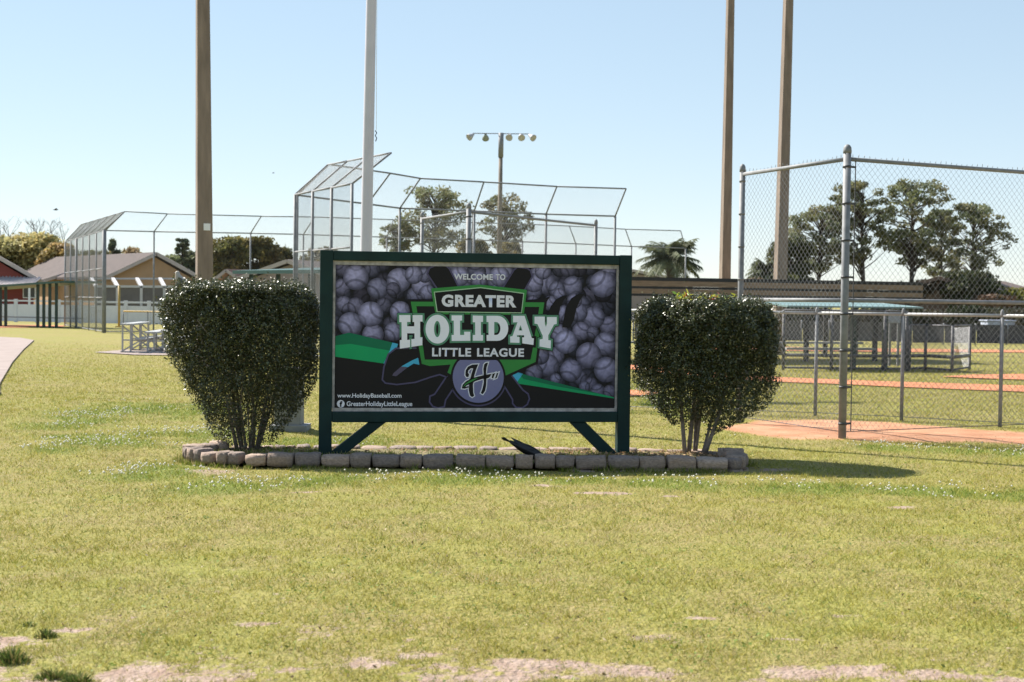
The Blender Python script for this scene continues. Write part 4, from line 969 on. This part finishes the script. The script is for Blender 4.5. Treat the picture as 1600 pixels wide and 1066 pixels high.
for i, (p0, p1, y0, y1, lb_) in enumerate([(1543, 1586, 503, 526, 'pale blue grey equipment box behind the dark screened fence'), (1572, 1640, 514, 527, 'low pale blue tarp covered pile at the right edge'), (1388, 1408, 486, 505, 'pale panel board under the teal roof')]):
    Yb = 56 if i < 2 else 33.5; a = at(p0, y1, Yb); c = at(p1, y0, Yb); z0 = 0 if i < 2 else a.z
    t = thing('equipment_box' if i < 2 else 'panel_board', lb_, 'box' if i < 2 else 'board', (a.x, Yb, 0))
    bevel(MB((a.x, Yb, 0)).box((a.x, Yb, z0), (c.x, Yb+(.9 if i < 2 else .05), c.z)).build('body', TARP, t), .03)
    if i < 2: bevel(MB((a.x, Yb, 0)).box((a.x-.05, Yb-.05, c.z+.004), (c.x+.05, Yb+.95, c.z+.06)).build('lid', TARP, t), .02)
    else:
        MB((a.x, Yb, 0)).beam((a.x+.05, Yb+.03, 0), (a.x+.05, Yb+.03, z0), .05, .05).build('leg', GALV, t); MB((a.x, Yb, 0)).beam((c.x-.05, Yb+.03, 0), (c.x-.05, Yb+.03, z0), .05, .05).build('leg', GALV, t)

# ------------------------------------------------------------------ birds
BLK = mat('black_feather', (.008, .008, .010), .4, .2, 20); GRYF = mat('grey_feather', (.16, .15, .14), .7, .2, 30); PALF = mat('pale_feather', (.42, .38, .33), .8, .1, 30); BEAK = mat('beak', (.02, .02, .02), .4, .1, 9)
def loft(mb, rings, n=14):
    vs = []; fs = []
    for i, (c, rw, rh) in enumerate(rings):
        c = Vector(c); a = Vector(rings[min(i+1, len(rings)-1)][0])-Vector(rings[max(i-1, 0)][0]); a.normalize(); s = Vector((0, 1, 0)); u = s.cross(a).normalized()
        for k in range(n): vs.append(c + s*(rw*math.cos(2*math.pi*k/n)) + u*(rh*math.sin(2*math.pi*k/n)))
    for i in range(len(rings)-1):
        for k in range(n): fs.append((i*n+k, i*n+(k+1) % n, (i+1)*n+(k+1) % n, (i+1)*n+k))
    fs += [tuple(range(n-1, -1, -1)), tuple(range((len(rings)-1)*n, len(rings)*n))]
    return mb.add(vs, fs, True)
cw = thing('black_bird', 'black bird bent head down behind the front stones, tail raised', 'bird', (.0, 12.22, .05))
k5 = .0055; zz = lambda px, py: (( px-800)*k5, 0, 1.35-(py-472)*k5)
loft(MB(), [(zz(798,690),.012,.010),(zz(806,694),.026,.022),(zz(815,698),.040,.036),(zz(826,703),.050,.047),(zz(837,709),.050,.047),(zz(846,714),.040,.038),(zz(853,719),.030,.028),(zz(858,724),.029,.027),(zz(863,729),.024,.022),(zz(866,732),.010,.009)]).build('body', BLK, cw)
for i, (yo, e0, e1) in enumerate(((-.012, (785,684), (790,683.5)), (.0, (786,686), (791,685)), (.012, (788,688), (793,687)))):
    a = Vector(zz(803, 693)); b_ = Vector(zz(*e0)); c_ = Vector(zz(*e1)); a.y = yo*.6; b_.y = c_.y = yo*1.6
    MB().prism([a+Vector((0,-.012,.004)), a+Vector((0,.012,.004)), c_+Vector((0,.014,0)), b_+Vector((0,.010,0)), b_+Vector((0,-.010,0)), c_+Vector((0,-.014,0))], (.001, 0, -.006)).build('tail_feather', BLK, cw)
for sg in (-1, 1):
    p0, p1, p2, p3 = [Vector(zz(*p)) for p in ((838,702),(818,692),(799,683.5),(820,701))]
    for p, o_ in ((p0, .044), (p1, .036), (p2, .02), (p3, .048)): p.y = sg*o_
    MB().prism([p0, p1, p2, p3], (0, sg*.008, 0)).build('wing', BLK, cw)
    q = Vector(zz(834, 711)); MB().tube([(q.x, sg*.02, q.z-.02), (q.x-.012, sg*.022, .03), (q.x, sg*.022, .004)], .0045, 6).tube([(q.x-.02, sg*.022, .004), (q.x+.03, sg*.022, .004)], .0035, 5).build('leg', BEAK, cw)
q = Vector(zz(866, 732)); MB().tube([q, q+Vector((.022, 0, -.014)), q+Vector((.036, 0, -.026))], [.009, .006, .001], 8).build('beak', BEAK, cw)
mk = thing('small_bird', 'small grey bird with pale breast perched on top of the left bush', 'bird', (-2.98, 12.72, 1.50))
loft(MB(), [((.055,0,.012),.008,.006),((.04,0,.028),.022,.020),((.018,0,.052),.033,.031),((-.002,0,.078),.033,.032),((-.013,0,.098),.025,.025),((-.016,0,.115),.021,.021),((-.018,0,.128),.020,.020),((-.019,0,.140),.011,.011)]).build('body', PALF, mk)
MB().prism([(.03,-.012,.045),(.03,.012,.045),(.088,.014,-.012),(.088,-.014,-.012)], (.004, 0, .006)).build('tail', GRYF, mk)
for sg in (-1, 1):
    MB().prism([(-.005,sg*.034,.088),(.03,sg*.034,.075),(.066,sg*.016,.018),(.02,sg*.034,.035)], (0, sg*.006, 0)).build('wing', GRYF, mk)
    MB().tube([(.012, sg*.012, .035), (.008, sg*.012, -.02)], .0025, 5).build('leg', BEAK, mk)
MB().tube([(-.034, 0, .126), (-.055, 0, .122)], [.006, .0008], 6).build('beak', BEAK, mk)
def flyer(label, px, py, Y, sc):
    p = at(px, py, Y); t = thing('flying_bird', label, 'bird', p, R(20), 'birds in flight')
    loft(MB(), [((-.22*sc,0,0),.01*sc,.008*sc),((-.1*sc,0,0),.05*sc,.04*sc),((.04*sc,0,0),.06*sc,.05*sc),((.15*sc,0,.01*sc),.04*sc,.035*sc),((.21*sc,0,.01*sc),.01*sc,.01*sc)], 8).build('body', DARKMETAL, t)
    for sg in (-1, 1):
        MB().prism([(.08*sc,sg*.04*sc,.02*sc),(.10*sc,sg*.22*sc,.10*sc),(.02*sc,sg*.48*sc,.09*sc),(-.05*sc,sg*.22*sc,.08*sc),(-.07*sc,sg*.04*sc,.02*sc)], (0, 0, .012*sc)).build('wing', DARKMETAL, t)
flyer('bird in flight at the left above the tree line', 87, 328, 60, .55)
flyer('tiny distant bird in the sky left of the backstop wing', 427, 270.5, 140, .6)

# ------------------------------------------------------------------ grass and clover
def scatter(n, y0, y1, power):
    y = y0+(y1-y0)*RNG.random(n)**power; half = .40*y+1.2; x = RNG.uniform(-1, 1, n)*half
    return x, y
def in_bed(x, y): return (x > -2.72) & (x < 2.08) & (y > 11.74) & (y < 13.1)
yy = np.linspace(4.3, 46, 4000); dens = np.minimum(9500*(6/yy)**1.55, 9500)*np.clip((46-yy)/20, 0, 1); cdf = np.cumsum(dens*(.80*yy+2.4)); tot = int(cdf[-1]*(yy[1]-yy[0])); cdf /= cdf[-1]
y = np.interp(RNG.random(tot), cdf, yy); x = RNG.uniform(-1, 1, tot)*(.40*y+1.2)
b_, l_, c_ = masks(x, y)
den = .12+1.15*fbm(x, y, 6.5, 71)
ragged = b_+(vnoise(x, y, 14, 5)-.5)*.7+(vnoise(x, y, 34, 6)-.5)*.6
keep = ((ragged < .5) | (RNG.random(len(x)) < .10)) & (RNG.random(len(x)) > c_*1.1) & ~in_bed(x, y) & (RNG.random(len(x)) < den+l_)
x, y, l_, b_ = x[keep], y[keep], l_[keep], b_[keep]; n = len(x); z = gz(x, y)
dist = y; hgt = RNG.uniform(.009, .027, n)*(.25+1.5*fbm(x, y, 5.0, 81))*(1+.35*l_)*(1+.03*np.clip(dist-9, 0, 12)); wd = RNG.uniform(.0022, .0045, n)*(1+.07*np.clip(dist-6, 0, 20))
th = RNG.uniform(0, 2*np.pi, n); ln = RNG.normal(0, .9, (n, 2))
base = np.stack([x, y, z], 1); dx = np.stack([np.cos(th), np.sin(th), 0*th], 1)*wd[:, None]/2
tip = base + np.stack([ln[:, 0]*hgt, ln[:, 1]*hgt, hgt], 1)
V = np.stack([base-dx, base+dx, tip], 1).reshape(-1, 3)
big = fbm(x, y, .45, 91)[:, None]; med = fbm(x, y, 1.8, 95)[:, None]; rnd = RNG.random((n, 1))
cg_ = np.array([[.175, .220, .030]]); cy_ = np.array([[.350, .310, .056]]); cs_ = np.array([[.46, .38, .18]]); cl_ = np.array([[.15, .225, .028]])
pst = np.clip(.17+(med-.5)*1.2+(big-.5)*.8+.25*b_[:, None]-.3*l_[:, None], .03, .5)
T = np.where(rnd < pst, cs_, np.where(rnd < .24+pst, cg_, cy_)); T = np.where(RNG.random((n, 1)) < l_[:, None]*.9, cl_, T)*RNG.uniform(.65, 1.32, (n, 1))
GLEAF = mat('grass_blade', (0, 0, 0), .6, .0, 5, spec=.2, tint=True, trans=.3)
tag(npmesh('grass', V, np.arange(3*n).reshape(n, 3), GLEAF, None, np.repeat(T, 3, 0)), 'short yellow green lawn grass', 'grass', None, 'stuff')
# bed grass
n = 9000; x = RNG.uniform(-2.65, 2.0, n); y = RNG.uniform(11.95, 12.95, n); k = (fbm(x, y, 2.5, 33) > .46) & ((x < .9) | (RNG.random(n) < .25)); x, y = x[k], y[k]; n = len(x)
hgt = RNG.uniform(.015, .05, n); th = RNG.uniform(0, 6.28, n); base = np.stack([x, y, np.full(n, .04)], 1); dx = np.stack([np.cos(th), np.sin(th), 0*th], 1)*.004
tip = base+np.stack([RNG.normal(0, .5, n)*hgt, RNG.normal(0, .5, n)*hgt, hgt], 1); T = np.where(RNG.random((n, 1)) < .3, cs_, cg_)*RNG.uniform(.7, 1.2, (n, 1))
tag(npmesh('bed_grass', np.stack([base-dx, base+dx, tip], 1).reshape(-1, 3), np.arange(3*n).reshape(n, 3), GLEAF, None, np.repeat(T, 3, 0)), 'sparse grass growing inside the stone ring', 'grass', None, 'stuff')
# longer grass left by the mower along the outside of the stones
P0 = np.array(ring); seg = RNG.integers(0, len(ring)-1, 9000); ll = np.linalg.norm(P0[1:]-P0[:-1], axis=1); seg = RNG.choice(len(ll), 9000, p=ll/ll.sum()); f_ = RNG.random((9000, 1))
pp = P0[seg]*(1-f_)+P0[seg+1]*f_; tt_ = (P0[seg+1]-P0[seg])/ll[seg][:, None]; nn_ = np.stack([tt_[:, 1], -tt_[:, 0]], 1); pp = pp+nn_*(.085+np.abs(RNG.normal(0, .035, (9000, 1))))
k = fbm(pp[:, 0], pp[:, 1], 3.0, 44) > .44; pp = pp[k]; n = len(pp); hgt = RNG.uniform(.02, .065, n)*(.4+1.2*fbm(pp[:, 0], pp[:, 1], 4, 45)); th = RNG.uniform(0, 6.28, n); base = np.stack([pp[:, 0], pp[:, 1], np.full(n, -.004)], 1); dx = np.stack([np.cos(th), np.sin(th), 0*th], 1)*.0035
tip = base+np.stack([RNG.normal(0, .45, n)*hgt, RNG.normal(0, .45, n)*hgt, hgt], 1); T = np.where(RNG.random((n, 1)) < .3, cs_, cg_)*RNG.uniform(.7, 1.2, (n, 1))
tag(npmesh('edge_grass', np.stack([base-dx, base+dx, tip], 1).reshape(-1, 3), np.arange(3*n).reshape(n, 3), GLEAF, None, np.repeat(T, 3, 0)), 'longer grass along the foot of the stone ring', 'grass', None, 'stuff')
# dead leaves in the bed
n = 1500; x = np.concatenate([RNG.uniform(.3, 1.95, n*2//3), RNG.uniform(-2.6, 1.9, n-n*2//3)]); y = RNG.uniform(11.95, 12.95, n); C = np.stack([x, y, RNG.uniform(.05, .066, n)], 1)
V, F = leaf_quads(C, unit(RNG.normal(size=(n, 3))*.45+np.array([0, 0, 1])), RNG.uniform(.03, .055, n), RNG.uniform(.018, .03, n), RNG)
T = np.array([[.36, .24, .14]])*RNG.uniform(.6, 1.4, (n, 1)); tag(npmesh('leaf_litter', V, F, TLEAF, None, np.repeat(T, 4, 0)), 'dry brown leaf litter inside the stone ring', 'leaves', None, 'stuff')
# clover flowers
x, y = scatter(200000, 9.5, 24, 1.0); b_, l_, c_ = masks(x, y); clump = fbm(x, y, 1.9, 15)
k = (l_ > .15) & (clump > .47) & ~in_bed(x, y) & (c_ < .2) & (RNG.random(len(x)) < .17*np.clip((clump-.44)*5, 0, 1)) & (y > 10.2); x, y = x[k], y[k]; n = len(x)
C = np.stack([x, y, gz(x, y)+RNG.uniform(.025, .06, n)], 1); oct_ = np.array([[1,0,0],[-1,0,0],[0,1,0],[0,-1,0],[0,0,1],[0,0,-1]])
rad = RNG.uniform(.005, .0105, (n, 1, 1)); V = (C[:, None, :]+oct_[None]*rad).reshape(-1, 3)
fo_ = np.array([[0,2,4],[2,1,4],[1,3,4],[3,0,4],[2,0,5],[1,2,5],[3,1,5],[0,3,5]]); F = (np.arange(n)[:, None, None]*6+fo_[None]).reshape(-1, 3)
CLOV = mat('clover_white', (.72, .70, .62), .8, .1, 20, trans=.2)
tag(npmesh('clover_flowers', V, F, CLOV, None, None, True), 'small white clover flowers dotted through the greener grass', 'flowers', None, 'stuff')
# darker weed tufts at the bottom left
WEED = mat('weed_blade', (0, 0, 0), .55, 0, 5, tint=True, trans=.3)
def tuft(label, px, py, wpx, h, n=420):
    c = gr(px, py); r = wpx*c.y/FPX/2; t = np.random.default_rng(int(px)+int(py)); th = t.uniform(0, 6.28, n); q = t.random(n)**.8*r*1.15
    base = np.stack([np.cos(th)*q, np.sin(th)*q*.8, np.full(n, -.005)], 1); a = t.uniform(0, 6.28, n); hh = t.uniform(.25, 1, n)*h*(1.1-q/r*.8)
    tip = base+np.stack([np.cos(th)*hh*t.uniform(0, .8, n)+t.normal(0, .2, n)*hh, np.sin(th)*hh*t.uniform(0, .8, n), hh], 1); mid = (base*.45+tip*.55); mid[:, 2] += hh*.12
    dx = np.stack([np.cos(a), np.sin(a), 0*a], 1)*.0028
    V = np.stack([base-dx, base+dx, mid+dx*.8, tip, mid-dx*.8], 1).reshape(-1, 3); T = np.where(t.random((n, 1)) < .25, np.array([[.24, .20, .07]]), np.array([[.085, .125, .026]]))*t.uniform(.6, 1.5, (n, 1))
    o = npmesh('grass_tuft', V, np.arange(5*n).reshape(n, 5), WEED, None, np.repeat(T, 5, 0)); o.location = (c.x, c.y, float(gz(np.array([c.x]), np.array([c.y]))[0])); tag(o, label, 'grass tuft', 'dark grass tufts in the bare soil')
tuft('small dark grass tuft on the bare soil at lower left', 73, 994, 34, .05, 260)
tuft('largest dark grass tuft at the left edge', 18, 1030, 62, .075, 520)
tuft('low grass tuft at the bottom edge near the left', 85, 1055, 60, .05, 360)
tuft('dark grass tuft at the bottom edge beside the bare patch', 122, 1064, 50, .055, 360)
tuft('faint grass tuft above the bare soil strip at left', 45, 976, 26, .03, 160)

# low broad-leaf weeds and clover leaves mixed through the turf
x, y = scatter(30000, 4.6, 20, 1.1); b_, l_, c_ = masks(x, y); cl = fbm(x, y, 3.2, 111)
k = ~in_bed(x, y) & (b_ < .35) & (c_ < .2) & ((cl > .60) | (RNG.random(len(x)) < l_*.5)); x, y = x[k], y[k]; n = len(x)
C = np.stack([x, y, gz(x, y)+RNG.uniform(.008, .024, n)], 1); V, F = leaf_quads(C, unit(RNG.normal(size=(n, 3))*.4+np.array([0, 0, 1])), RNG.uniform(.010, .024, n), RNG.uniform(.008, .016, n), RNG)
T = np.array([[.13, .185, .035]])*RNG.uniform(.65, 1.45, (n, 1)); tag(npmesh('lawn_weeds', V, F, GLEAF, None, np.repeat(T, 4, 0)), 'low broad leaved weeds mixed into the lawn', 'weeds', None, 'stuff')
# small litter on the lawn: dry leaf bits and crumbs of soil
n = 2600; x, y = scatter(n, 4.6, 17, 1.2); k = ~in_bed(x, y); x, y = x[k], y[k]; n = len(x)
C = np.stack([x, y, gz(x, y)+RNG.uniform(.004, .016, n)], 1); V, F = leaf_quads(C, unit(RNG.normal(size=(n, 3))*.5+np.array([0, 0, 1])), RNG.uniform(.008, .03, n), RNG.uniform(.005, .014, n), RNG)
T = np.where(RNG.random((n, 1)) < .5, np.array([[.10, .065, .035]]), np.array([[.42, .34, .22]]))*RNG.uniform(.6, 1.3, (n, 1))
tag(npmesh('lawn_litter', V, F, TLEAF, None, np.repeat(T, 4, 0)), 'dry leaf bits scattered over the lawn', 'litter', None, 'stuff')
